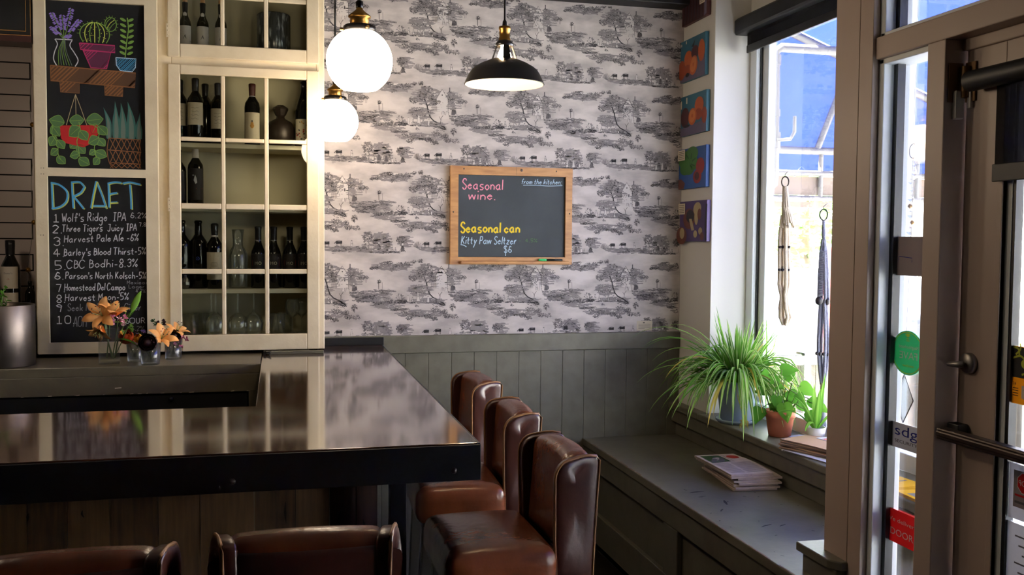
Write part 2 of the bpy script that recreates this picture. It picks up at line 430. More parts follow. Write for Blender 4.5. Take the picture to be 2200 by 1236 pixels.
class Pen:
    """Draws flat strokes and fills on a surface: fn(u, v, lift) -> point."""
    def __init__(s, mb, fn, lift=0.0006): s.mb = mb; s.fn = fn; s.l = lift; s.n = 0
    def _z(s): s.n = (s.n+1) % 12; return s.l*(1+s.n*0.06)
    def stroke(s, pts, w, m=0, taper=False, sm=True):
        pts = smooth_line([(p[0], p[1], 0) for p in pts]) if sm and len(pts) > 2 else [Vector((p[0], p[1], 0)) for p in pts]
        if len(pts) == 2 and (pts[0]-pts[1]).length < 1e-6: pts[0] = pts[0]-Vector((w*0.6, 0, 0)); pts[1] = pts[1]+Vector((w*0.6, 0, 0))
        z = s._z(); vs = []; n = len(pts)
        for i, p in enumerate(pts):
            t = pts[min(i+1, n-1)]-pts[max(i-1, 0)]; t = t.normalized() if t.length > 1e-9 else Vector((1, 0, 0)); q = Vector((-t.y, t.x, 0))
            ww = w/2*(1 if not taper else (1-0.8*abs(2*i/(n-1)-1)))
            vs.append(s.fn(p.x+q.x*ww, p.y+q.y*ww, z)); vs.append(s.fn(p.x-q.x*ww, p.y-q.y*ww, z))
        s.mb.add(vs, [(2*i, 2*i+1, 2*i+3, 2*i+2) for i in range(n-1)], m)
    def fill(s, pts, m=0, sm=False):
        if sm: pts = [(p.x, p.y) for p in smooth_line([(p[0], p[1], 0) for p in list(pts)+[pts[0]]])[:-1]]
        z = s._z(); s.mb.add([s.fn(p[0], p[1], z) for p in pts], [tuple(range(len(pts)))], m)
    def ell(s, x, y, rx, ry, m=0, rot=0, n=18):
        c, d = math.cos(rot), math.sin(rot)
        s.fill([(x+rx*math.cos(2*PI*i/n)*c-ry*math.sin(2*PI*i/n)*d, y+rx*math.cos(2*PI*i/n)*d+ry*math.sin(2*PI*i/n)*c) for i in range(n)], m)
    def ring(s, x, y, rx, ry, w, m=0, n=16):
        s.stroke([(x+rx*math.cos(2*PI*i/n), y+ry*math.sin(2*PI*i/n)) for i in range(n+1)], w, m)
    def text(s, txt, x, y, h, w, m=0, slant=0.0, ax=1.0, up=1, rise=0.0, jit=0.0, rnd=None):
        """h = capital height; ax widens; up=-1 when v grows downward; rise tilts the baseline"""
        k = h/6.0; x0 = x
        for ch in txt:
            if ch == ' ': x += 3.2*k*ax; continue
            g = GLYPH[ch]; mx = max(int(p[0]) for st in g.split(',') for p in st.split())
            jy = rnd.uniform(-jit, jit)*h if rnd else 0
            for st in g.split(','):
                q = [(int(p[0])*k*ax, (int(p[1])-3)*k) for p in st.split()]
                s.stroke([(x+a+slant*b, y+up*(b+jy+(x+a-x0)*rise)) for a, b in q], w, m)
            x += (mx+1.5)*k*ax
        return x
_font_cache = {}
def print_text(pen, txt, x, y, h, m=0, flip=False, width=None, up=1):
    """clean printed lettering (the built-in font), centred on x; flip mirrors it"""
    if txt not in _font_cache:
        c = bpy.data.curves.new('t', 'FONT'); c.body = txt; c.size = 1.0; c.resolution_u = 3
        o = bpy.data.objects.new('t', c); COL.objects.link(o)
        me = bpy.data.meshes.new_from_object(o.evaluated_get(bpy.context.evaluated_depsgraph_get()))
        _font_cache[txt] = ([(v.co.x, v.co.y) for v in me.vertices], [tuple(p.vertices) for p in me.polygons])
        bpy.data.objects.remove(o); bpy.data.curves.remove(c); bpy.data.meshes.remove(me)
    vs, fs = _font_cache[txt]
    x0, x1 = min(v[0] for v in vs), max(v[0] for v in vs); sy = h/0.72; sx = width/(x1-x0) if width else sy
    sg = -1 if flip else 1; z = pen._z()
    pen.mb.add([pen.fn(x+sg*(v[0]-(x0+x1)/2)*sx, y+up*v[1]*sy, z) for v in vs], fs, m)
# ================================================================== THE SETTING
YW, XR, XB, XD = 4.78, 2.108, 2.30, 1.66        # back wall, right wall, window bay, door wall
b = MB(); b.box(-3.6, 2.37, -3.6, 4.78, -0.12, 0)
structure(b.build('floor', 'floor'))
b = MB(); b.box(-3.75, 2.37, -3.75, 4.93, 3.3, 3.42)
structure(b.build('ceiling', 'ceil'))
structure(MB().box(-3.75, -3.6, -3.6, 5.0, -0.12, 3.3).build('wall_left', 'dark_wall'))
structure(MB().box(-3.6, 2.6, -3.75, -3.6, -0.12, 3.3).build('wall_front', 'dark_wall'))

# back wall: plaster, toile paper to the right of the cabinet, tiles to its left
rnd = random.Random(11)
b = MB(); b.box(-3.6, 2.36, YW+0.002, YW+0.15, -0.12, 3.3, 5)
b.add([(0.15, YW, 1.09), (XR, YW, 1.09), (XR, YW, 2.9), (0.15, YW, 2.9)], [(0, 1, 2, 3)], 0)
pen = Pen(b, lambda u, v, l: (u, YW-l, v), 0.0005)
TILE = []                                        # (kind, points, width, tone) in the units of the design, 1 unit = 0.515 mm
def leafy(x, y, rx, ry, n, tones=(1, 1, 2, 3), size=9):
    for _ in range(int(n*1.9)):
        a = rnd.uniform(0, 2*PI); r = math.sqrt(rnd.random()); px, py = x+rx*r*math.cos(a), y+ry*r*math.sin(a)
        d = rnd.uniform(0, 2*PI); s = size*rnd.uniform(0.5, 1.3); low = (py-y)/ry > 0.1
        t = rnd.choice(tones) if not low else rnd.choice(tones+(2, 3))
        TILE.append(('s', [(px, py), (px+s*math.cos(d), py+s*0.7*math.sin(d)), (px+s*1.6*math.cos(d+0.9), py+s*math.sin(d+0.9))], rnd.uniform(2.6, 5.6), t))
def ground(x0, x1, y, dy, n, tones=(1, 1, 2, 3), tilt=0.0, ln=34):
    for _ in range(int(n*1.7)):
        x = rnd.uniform(x0, x1); yy = y+rnd.gauss(0, dy)+tilt*(x-x0); l = ln*rnd.uniform(0.4, 1.5)
        TILE.append(('s', [(x, yy), (x+l*0.5, yy+rnd.uniform(-4, 2)), (x+l, yy+rnd.uniform(-3, 4)+tilt*l)], rnd.uniform(2.4, 5.2), rnd.choice(tones)))
def line(pts, wd=3.5, t=3): TILE.append(('s', pts, wd, t))
def blob(pts, t): TILE.append(('f', pts, 0, t))
def person(x, y, h, dark=False):
    blob([(x-h*.16, y), (x-h*.1, y-h*.62), (x+h*.1, y-h*.62), (x+h*.18, y)], 2 if dark else 4)
    blob([(x-h*.08, y-h*.62), (x-h*.08, y-h*.85), (x+h*.08, y-h*.85), (x+h*.08, y-h*.62)], 4)
    line([(x-h*.18, y), (x-h*.1, y-h*.6), (x, y-h*.9), (x+h*.1, y-h*.6), (x+h*.2, y)], 2.6, 3)
    line([(x-h*.1, y-h*.5), (x+h*.25, y-h*.3)], 2.4, 3); line([(x-h*.12, y-h*.86), (x+h*.12, y-h*.86)], 4, 3)
    line([(x+h*.02, y-h*.5), (x+h*.04, y)], 2.2, 2)
# wash of pale tone under the drawing
for (x, y, rx, ry) in ((1150, 560, 150, 90), (1080, 730, 110, 60), (1400, 600, 90, 90), (700, 1120, 110, 90), (930, 1110, 60, 60), (1180, 830, 170, 26), (1560, 800, 190, 40), (800, 500, 220, 34), (1080, 960, 240, 34), (760, 880, 130, 26), (600, 1210, 120, 24), (1250, 1190, 190, 24)):
    for _ in range(int(rx*ry/130)+12):
        a = rnd.uniform(0, 2*PI); r = math.sqrt(rnd.random()); x0, y0 = x+rx*r*math.cos(a), y+ry*r*math.sin(a); s = rnd.uniform(16, 40)
        TILE.append(('s', [(x0, y0), (x0+s, y0+rnd.uniform(-5, 5)), (x0+1.8*s, y0+rnd.uniform(-8, 8))], rnd.uniform(6, 13), 0))
# cottage under a tree
blob([(1262, 585), (1315, 492), (1372, 585), (1374, 700), (1266, 705)], 4)
leafy(1400, 565, 42, 60, 70); leafy(1290, 640, 34, 46, 46); leafy(1450, 560, 60, 40, 34, (0, 1, 1))
line([(1250, 590), (1315, 490), (1375, 590)], 6, 3); line([(1266, 590), (1266, 705)], 3, 2); line([(1374, 590), (1376, 700)], 4, 3)
line([(1390, 470), (1390, 515)], 10, 2); blob([(1311, 540), (1321, 540), (1321, 552), (1311, 552)], 3); blob([(1332, 610), (1345, 610), (1345, 640), (1332, 640)], 2)
person(1325, 735, 70); person(1365, 740, 80); person(1425, 735, 95, True); person(1445, 725, 60, True)
for k in range(9): line([(1215+k*9, 655), (1215+k*9, 712)], 2.4, 2)
line([(1205, 668), (1290, 664)], 3, 2); line([(1205, 695), (1290, 690)], 3, 2)
for (x, y, r, n) in ((1175, 500, 50, 75), (1105, 560, 56, 85), (1035, 605, 46, 60), (1225, 585, 44, 62), (1130, 530, 40, 46), (1190, 555, 46, 54), (1235, 625, 28, 34)): leafy(x, y, r, r*0.72, n)
line([(1140, 590), (1165, 650), (1178, 705), (1196, 762), (1232, 800), (1298, 832), (1352, 872)], 11, 3); line([(1170, 660), (1215, 610)], 5, 3); line([(1150, 620), (1090, 590)], 4, 3); line([(1196, 762), (1204, 700), (1216, 690)], 4, 2)
line([(1300, 830), (1305, 770), (1325, 745)], 4, 3); line([(1305, 790), (1285, 755)], 3, 3)
leafy(1085, 725, 90, 48, 120, (1, 1, 2)); leafy(905, 815, 40, 50, 40, (1, 2, 3))
ground(880, 960, 842, 8, 26, (2, 3, 3)); ground(1220, 1340, 845, 12, 34, (2, 3, 3), 0.2)
for (x, y, h) in ((985, 835, 62), (1030, 840, 50), (1085, 835, 92), (1130, 845, 55), (1185, 848, 66), (1215, 850, 46)): person(x, y, h)
ground(980, 1230, 852, 4, 30, (1, 2, 3))
# slender trees, post, river banks
for x in (1500, 1535, 1548): line([(x, 655), (x+3, 600)], 2.6, 2)
leafy(1520, 600, 44, 16, 34, (1, 2)); line([(1665, 630), (1667, 720)], 5, 3); line([(1650, 660), (1682, 655)], 3, 2); leafy(1668, 645, 14, 18, 12, (2, 3)); line([(1700, 650), (1702, 715)], 4, 1)
ground(1380, 1760, 760, 14, 90); ground(1440, 1600, 820, 14, 60, (1, 2, 3)); leafy(1610, 790, 40, 24, 34, (2, 3)); ground(1560, 1800, 735, 8, 40, (1, 2)); ground(1400, 1560, 790, 8, 30, (2, 3))
ground(610, 860, 870, 10, 54, (1, 2, 3), -0.12); leafy(700, 850, 60, 20, 26, (1, 2)); line([(735, 800), (765, 835)], 4, 2); leafy(800, 830, 40, 26, 26, (1, 2)); leafy(1070, 885, 18, 8, 8, (1, 2))
# garland of foliage
for (x, y, r, n) in ((640, 510, 28, 26), (690, 505, 26, 24), (745, 470, 30, 24), (800, 460, 34, 34), (855, 490, 32, 34), (910, 475, 34, 30), (975, 470, 32, 28), (1040, 450, 26, 20), (1105, 440, 24, 16), (835, 520, 26, 20), (940, 505, 24, 18)): leafy(x, y, r, r*0.62, n, (1, 2, 2, 3))
blob([(800, 455), (880, 450), (900, 470), (820, 482)], 4)
# lower bank of plants
ground(800, 960, 920, 7, 36, (1, 2, 3)); leafy(1430, 898, 26, 30, 36, (1, 2, 3)); line([(1428, 905), (1432, 945)], 4, 2)
for (x, y, r, n) in ((960, 955, 40, 34), (1040, 960, 44, 36), (1110, 970, 44, 40), (1180, 985, 42, 40), (1260, 930, 46, 36), (1330, 945, 46, 36), (1380, 985, 44, 34), (1000, 1005, 34, 24), (1240, 1010, 40, 28), (1450, 990, 44, 20)): leafy(x, y, r, r*0.5, n, (1, 2, 2, 3))
# thatched hut, hay carrier, cows
leafy(590, 1075, 52, 56, 80); line([(600, 1200), (605, 1140), (585, 1090)], 5, 3); leafy(560, 1170, 30, 26, 26, (1, 2))
blob([(630, 1110), (710, 1037), (822, 1132), (800, 1140), (640, 1130)], 1)
for k in range(46):
    t = rnd.random(); x = 640+170*t; y0 = 1037+abs(x-710)*0.85
    line([(x, y0+rnd.uniform(4, 30)), (x+rnd.uniform(-6, 8), y0+rnd.uniform(30, 62))], 2.4, rnd.choice((2, 2, 3)))
line([(628, 1115), (710, 1036), (825, 1134)], 4.5, 3); blob([(650, 1103), (692, 1103), (692, 1140), (650, 1140)], 3)
for (x, y, h) in ((640, 1215, 66), (668, 1222, 84), (700, 1200, 92), (735, 1215, 84), (770, 1210, 92), (800, 1215, 60), (830, 1216, 50), (860, 1214, 40)): person(x, y, h, h == 92)
ground(600, 880, 1224, 5, 50, (1, 2, 3)); leafy(925, 1105, 52, 40, 90, (1, 2, 3)); person(930, 1215, 95, True); line([(900, 1215), (925, 1165), (960, 1220)], 4, 3)
for k in range(26):
    a = rnd.uniform(0.2, 2.9); line([(1080, 1185), (1080+48*math.cos(a), 1185-66*math.sin(a))], 2.2, rnd.choice((1, 2)))
for (x, y, wd) in ((1168, 1138, 26), (1285, 1130, 30)):
    blob([(x-wd, y-14), (x+wd, y-16), (x+wd, y+12), (x-wd, y+14)], 3); blob([(x-wd, y-18), (x, y-22), (x+wd, y-17), (x, y-8)], 1)
    for k in (-0.8, -0.5, 0.5, 0.8): line([(x+k*wd, y+10), (x+k*wd+2, y+38)], 3, 3)
    line([(x-wd, y-6), (x-wd-16, y+12)], 8, 2)
person(1405, 1165, 62); ground(1100, 1440, 1180, 6, 40, (0, 1, 2)); ground(240, 560, 1215, 12, 70, (0, 1, 2, 3), -0.08)
def clip_ok(u, v): return 0.2 < u < XR-0.004 and 1.112 < v < 2.82
KU = 0.000512
for i in range(-2, 4):
    for j in range(-4, 3):
        ox, oz = 0.807+0.4955*i, 2.349+0.444*j
        for kind, pts, wd, t in TILE:
            q = [(ox+(x-1315)*KU, oz-(y-490)*KU) for x, y in pts]
            if not all(clip_ok(*p) for p in q): continue
            ton = {0: 1, 1: 1, 2: 2, 3: 3, 4: 4}[t]
            if kind == 's': pen.stroke(q, wd*KU, ton, sm=False)
            else: pen.fill(q, ton)
# tiles with dark joints behind the bar
b.add([(-3.6, YW, 1.0), (-1.0, YW, 1.0), (-1.0, YW, 3.3), (-3.6, YW, 3.3)], [(0, 1, 2, 3)], 6)
zz = 1.0; k = 0
while zz < 3.3:
    pen.fill([(-3.6, zz), (-1.086, zz), (-1.086, zz+0.006), (-3.6, zz+0.006)], 7)
    if k % 2 == 0:
        for q in range(7): x = -1.092-q*0.36; pen.fill([(x, zz), (x+0.006, zz), (x+0.006, zz+0.0725), (x, zz+0.0725)], 7)
    zz += 0.0725; k += 1
structure(b.build('wall_back', ['paper', 'ink_l', 'ink_m', 'ink_d', 'ink_w', 'dark_wall', 'tile', 'grout'], loc=(0, YW, 0)))
structure(MB().box(0.21, XR, 4.66, YW, 2.825, 3.3).build('trim_1', 'beam', bevel=0.004))
# grey wainscot: boards with shallow joints, and the rail over them
b = MB()
x = 0.15
while x < XR:
    x2 = min(x+0.118, XR); b.box(x+0.001, x2-0.001, YW-0.016, YW, 0.0, 1.03); x = x2
b.box(0.15, XR, YW-0.0135, YW, 0, 1.03)
structure(b.build('trim_2', 'grey', bevel=0.0015, seg=1))
structure(MB().box(0.15, XR, YW-0.026, YW, 1.022, 1.112).build('trim_3', 'grey', bevel=0.004))

# right wall with the window bay
b = MB()
b.box(XR, 2.36, 4.40, YW+0.001, 0, 3.3)                       # picture pier and window reveal
b.box(XB, XB+0.07, 0.0, 4.40, 2.66, 3.3)                   # above the window
b.box(XB, XB+0.07, 2.60, 4.40, -0.12, 0.70)                # below the sill
b.box(XB, XB+0.07, 0.0, 2.60, -0.12, 0.20)
structure(b.build('wall_right', 'white_wall', bevel=0.003))
# window 1: frame, gasket, sheet of glass
b = MB()
b.box(XB, XB+0.07, 4.335, 4.40, 0.74, 2.66); b.box(XB, XB+0.07, 0.2, 4.40, 2.58, 2.66); b.box(XB, XB+0.07, 2.62, 4.40, 0.732, 0.80); b.box(XB, XB+0.07, 0.2, 2.62, 0.20, 0.28)
b.box(XB+0.03, XB+0.07, 4.265, 4.325, 0.80, 2.58); b.box(XB, XB+0.07, 2.58, 2.62, 0.20, 0.80)
b.box(XB, XB+0.07, 3.20, 3.245, 0.24, 2.60)
for y in (2.02, 1.02, 0.2): b.box(XB, XB+0.07, y, y+0.08, 0.24, 2.60)
w1 = structure(b.build('window_1', 'frame_w', bevel=0.004))
MB().box(XB+0.02, XB+0.05, 4.322, 4.337, 0.80, 2.58).build('gasket', 'gasket', w1)
MB().box(XB+0.05, XB+0.054, 2.60, 4.30, 0.79, 2.60).box(XB+0.05, XB+0.054, 0.25, 2.60, 0.25, 2.60).build('glass_pane', 'glass', w1)
structure(MB().box(XD, XB+0.25, -0.05, 0.2, -0.12, 3.3).build('trim_4', 'white_wall'))      # end wall of the entrance lobby
# pier between window and door, its low ledge
b = MB(); b.box(XD-0.01, XD+0.09, 2.49, 2.612, 0.62, 3.3); b.box(XD-0.0095, XD+0.09, 2.425, 2.489, 0.0, 3.3)
structure(b.build('trim_5', 'trimw', bevel=0.002))
b = MB(); b.prism([(1.605, 2.52), (1.63, 2.484), (1.75, 2.484), (1.75, 2.70), (1.605, 2.70)], 2, 0.612, 0.64); b.box(1.618, 1.75, 2.497, 2.68, 0, 0.612)
structure(b.build('trim_6', 'greyb', bevel=0.004))
# door wall toward the street: transom bar, sidelight, fanlight, jamb
b = MB(); b.box(XD, XD+0.09, 0.2, 2.425, 2.116, 2.178); b.box(XD, XD+0.09, 2.13, 2.20, 0, 2.116); b.box(XD, XD+0.09, 0.95, 1.03, 0, 2.116); b.box(XD, XD+0.09, 0.2, 2.425, 3.1, 3.3); b.box(XD, XD+0.09, 2.20, 2.425, 0, 0.5)
b.box(XD+0.05, XD+0.09, 1.03, 2.13, 2.085, 2.116)
structure(b.build('trim_7', 'trimw', bevel=0.003))
b = MB(); b.box(XD+0.012, XD+0.10, 2.402, 2.425, 0.5, 2.116); b.box(XD+0.012, XD+0.10, 2.20, 2.21, 0.5, 2.116); b.box(XD+0.012, XD+0.10, 2.20, 2.425, 2.10, 2.116)
w2 = structure(b.build('window_2', 'frame_w', bevel=0.003))
MB().box(XD+0.045, XD+0.07, 2.384, 2.402, 0.5, 2.10).build('gasket', 'gasket', w2)
MB().box(XD+0.06, XD+0.064, 2.20, 2.402, 0.5, 2.11).build('glass_pane', 'glass', w2)
b = MB(); b.box(XD+0.012, XD+0.10, 2.40, 2.425, 2.178, 3.1); b.box(XD+0.012, XD+0.10, 0.2, 2.42, 2.178, 2.19); b.box(XD+0.012, XD+0.10, 0.2, 2.42, 3.09, 3.1)
w3 = structure(b.build('window_3', 'frame_w', bevel=0.003))
MB().box(XD+0.045, XD+0.07, 2.382, 2.40, 2.19, 3.09).build('gasket', 'gasket', w3)
MB().box(XD+0.06, XD+0.064, 0.2, 2.40, 2.185, 3.1).build('glass_pane', 'glass', w3)
# wall toward the camera side
b = MB(); b.box(XD, XD+0.14, -3.6, 0.95, 0, 2.116); b.box(XD, XD+0.14, -3.6, 0.2, 2.116, 3.3)
structure(b.build('wall_right_street', 'white_wall'))
# door
XF = 1.72
b = MB(); b.box(XF, XF+0.045, 1.985, 2.122, 0.01, 2.095); b.box(XF, XF+0.045, 1.05, 1.17, 0.01, 2.095); b.box(XF, XF+0.045, 1.17, 1.985, 1.985, 2.095); b.box(XF, XF+0.045, 1.17, 1.985, 0.01, 0.26)
b.box(XF-0.0005, XF+0.02, 1.985, 2.005, 0.26, 1.985)
door = structure(b.build('door_1', 'trimw', bevel=0.002))
b = MB(); b.box(XF+0.012, XF+0.04, 1.966, 1.985, 0.26, 1.985); b.box(XF+0.012, XF+0.04, 1.17, 1.966, 0.26, 0.28)
b.build('glazing_bead', 'frame_w', door)
MB().box(XF+0.014, XF+0.036, 1.956, 1.967, 0.28, 1.985).build('gasket', 'gasket', door)
MB().box(XF+0.022, XF+0.026, 1.17, 1.97, 0.26, 1.99).build('glass_pane', 'glass', door)
h = MB()
for (y, m_) in ((2.128, 0), (2.106, 0)): h.tube([(XF-0.012, y+0.006, 1.965), (XF-0.012, y+0.006, 2.045)], 0.0115, 12)
h.box(XF-0.006, XF-0.001, 2.085, 2.12, 1.955, 2.055); h.box(XF-0.05, XF-0.008, 2.126, 2.1295, 1.955, 2.055)
h.build('hinge', 'brass_dull', door)
r = Matrix.Rotation(-PI/2, 3, 'Y')
b = MB(); b.lathe([(0.0, 0.014), (0.024, 0.014), (0.027, 0.008), (0.027, 0)], (XF, 2.078, 1.288), 24, R=r); b.tube([(XF-0.02, 2.078, 1.285), (XF-0.028, 2.085, 1.284), (XF-0.03, 2.122, 1.281)], [0.008, 0.009, 0.006], 10)
b.build('lock_turn', 'alu', door)
b = MB(); b.box(XF-0.062, XF-0.03, 1.06, 2.122, 1.087, 1.117); b.box(XF-0.064, XF-0.055, 1.06, 2.122, 1.094, 1.11)
pb = b.build('push_bar', 'bronze_bar', door, bevel=0.005)
MB().box(XF-0.032, XF, 2.075, 2.118, 1.085, 1.13).build('push_bar_bracket', 'black', door, bevel=0.003)
# window seat sill
SZ = 0.732
b = MB(); b.box(2.046, 2.31, 2.62, 4.40, SZ-0.034, SZ); b.box(2.046, XR+0.001, 4.40, YW-0.016, SZ-0.034, SZ)
structure(b.build('trim_8', 'greyb', bevel=0.008, seg=3))
b = MB(); b.box(2.066, 2.115, 2.60, YW-0.016, 0.628, SZ-0.034); b.box(2.09, 2.2, 2.60, YW-0.016, 0.554, 0.628)
structure(b.build('trim_9', 'grey', bevel=0.004))
# ================================================================== WINDOW BENCH
bench = thing('window_bench', 'long grey-green painted bench built in under the window, scuffed seat with worn edge', 'bench', (1.85, 3.7, 0))
b = MB(); b.box(1.562, 2.10, 2.30, YW-0.017, 0.518, 0.554, 0)
pen = Pen(b, lambda u, v, l: (u, v, 0.554+l), 0.0005)
rs = random.Random(5)
for (x, y, a, l, wd) in ((1.69, 3.62, 0.1, 0.035, 0.016), (1.735, 3.45, 1.3, 0.035, 0.014), (1.99, 3.10, 0.2, 0.03, 0.016), (1.86, 2.62, -0.5, 0.04, 0.014), (1.74, 3.13, 0.4, 0.03, 0.01), (1.68, 3.55, 0.2, 0.02, 0.008), (1.67, 3.35, 0.9, 0.02, 0.008), (1.80, 3.12, 0.5, 0.02, 0.008)):
    pen.stroke([(x-l*math.cos(a), y-l*math.sin(a)), (x, y+0.003), (x+l*math.cos(a), y+l*math.sin(a))], wd, 1, taper=True)
for _ in range(46):
    x, y, a, l = rs.uniform(1.59, 2.02), rs.uniform(2.4, 3.9), rs.uniform(0, PI), rs.uniform(0.004, 0.014)
    pen.stroke([(x, y), (x+l*math.cos(a), y+l*math.sin(a))], rs.uniform(0.002, 0.006), 1)
y = 2.35
while y < 4.7:
    l = rs.uniform(0.03, 0.16); pen.stroke([(1.5655, y), (1.5655+rs.uniform(0, 0.004), y+l/2), (1.5655, y+l)], rs.uniform(0.002, 0.007), 2); y += l+rs.uniform(0.0, 0.06)
b.build('seat', ['greyb', 'scuff', 'chip'], bench, bevel=0.004)
b = MB(); b.box(1.60, 1.62, 2.30, YW-0.017, 0.0, 0.52)
b.box(1.575, 1.60, 2.30, YW-0.017, 0.415, 0.518); b.box(1.575, 1.60, 2.30, YW-0.017, 0.05, 0.20)
for (a0, a1) in ((4.62, YW-0.017), (3.555, 3.70), (2.30, 2.44)): b.box(1.575, 1.60, a0, a1, 0.20, 0.415)
b.build('front_panel', 'grey', bench, bevel=0.004)
MB().box(1.60, 1.63, 2.30, YW-0.017, 0.0, 0.05).build('toe_board', 'black', bench)

# ================================================================== BAR
BZ = 1.07
bar = thing('bar_counter', 'long L-shaped bar with glossy dark wood top and black steel edge', 'bar', (-0.5, 2.75, 0))
b = MB()
b.prism([(-3.0, 2.39), (0.502, 2.39), (0.502, YW-0.03), (-0.067, YW-0.03), (-0.067, 3.055), (-3.0, 3.055)], 2, BZ-0.04, BZ)
b.build('bar_top', 'bartop', bar, bevel=0.002)
b = MB(); b.box(-3.0, 0.508, 2.382, 2.39, 0.974, BZ-0.004); b.box(0.502, 0.508, 2.39, YW-0.03, 0.974, BZ-0.001)
b.build('steel_edge', 'steel_dark', bar, bevel=0.0015)
for x in (0.437, -0.108, -0.75): b = MB(); b.ball((x, 2.381, 1.002), (0.008, 0.006, 0.008), 12, 8); b.build('bolt', 'bronze', bar)
# plank front set back under the overhang
rs = random.Random(3); x = -3.0; b = MB(); k = 0
while x < 0.27:
    wd = rs.uniform(0.07, 0.15); x2 = min(x+wd, 0.28); m = rs.choice((0, 0, 1, 2, 2))
    if rs.random() < 0.3:
        z = rs.uniform(0.45, 0.85); b.box(x+0.001, x2-0.001, 2.75, 2.772+rs.uniform(-.003, .003), 0, z-0.001, m); b.box(x+0.001, x2-0.001, 2.75, 2.772, z, 0.99, rs.choice((1, 2, 0)))
    else: b.box(x+0.001, x2-0.001, 2.75+rs.uniform(-.002, .002), 2.772, 0, 0.99, m)
    x = x2
pen = Pen(b, lambda u, v, l: (u, 2.747-l, v), 0.0004)
for _ in range(26):
    x, z = rs.uniform(-1.2, 0.26), rs.uniform(0.5, 0.93); l = rs.uniform(0.01, 0.05); pen.stroke([(x, z), (x+rs.uniform(-.006, .006), z+l), (x+rs.uniform(-.005, .005), z+2*l)], rs.uniform(0.005, 0.014), 3, taper=True)
b.build('front_panel', ['plank1', 'plank2', 'plank3', 'knot'], bar)
b = MB(); b.box(0.21, 0.275, 2.79, YW-0.03, 0, 0.99); b.build('side_panel', 'grey', bar)
b = MB(); b.box(0.30, 0.345, 2.60, 2.65, 0, 0.99); b.build('support_post', 'steel_dark', bar, bevel=0.002)
b = MB(); b.box(0.215, 0.512, YW-0.05, YW-0.026, BZ, 1.108); b.build('backsplash', 'steel_dark', bar, bevel=0.002)
b = MB(); b.box(-0.055, 0.205, 4.42, 4.45, BZ, 1.084); b.build('upstand', 'grey', bar, bevel=0.002)
b = MB(); b.tube([(-0.055, 4.42, 1.078), (-0.03, 4.40, 1.085), (-0.035, 4.40, 1.074), (-0.05, 4.41, 1.074)], 0.004, 6); b.box(-0.062, -0.05, 4.41, 4.43, BZ, 1.086); b.build('latch', 'black', bar)

# back counter with fridge under it
bc = thing('back_counter', 'grey painted back counter below the chalkboards, chipped front edge', 'counter', (-1.5, 4.4, 0))
b = MB(); b.box(-3.0, -0.070, 4.105, YW-0.01, 1.03, BZ, 0); b.box(-3.0, -0.071, 4.107, 4.13, 0.955, 1.031, 0)
pen = Pen(b, lambda u, v, l: (u, 4.107-l, v), 0.0004)
rs = random.Random(8)
for _ in range(26): x = rs.uniform(-1.0, -0.08); z = rs.choice((0.957, 0.957, 1.066)); pen.stroke([(x, z), (x+rs.uniform(0.004, 0.02), z+rs.uniform(-.001, .002))], rs.uniform(0.001, 0.004), 1)
pen.stroke([(-0.64, 0.982), (-0.615, 0.984)], 0.005, 1)
b.build('countertop', ['greyc', 'label'], bc, bevel=0.003)
b = MB(); b.box(-0.118, -0.072, 4.108, 4.16, 0.0, 0.955); b.build('side_panel', 'greyc', bc)
fr = thing('undercounter_fridge', 'black undercounter fridge set in below the grey back counter', 'fridge', (-1.5, 4.4, 0))
b = MB(); b.box(-3.0, -0.124, 4.16, 4.70, 0.05, 0.95); b.build('body', 'black', fr, bevel=0.004)
b = MB(); b.box(-1.5, -0.124, 4.118, 4.158, 0.10, 0.952); b.box(-3.0, -1.505, 4.118, 4.158, 0.10, 0.952); b.build('door', 'black', fr, bevel=0.004)
b = MB(); b.lathe([(0, 0.014), (0.008, 0.013), (0.010, 0.006), (0.006, 0)], (-0.426, 4.118, 0.931), 14, R=Matrix.Rotation(PI/2, 3, 'X')); b.build('lock', 'steel_dark', fr)
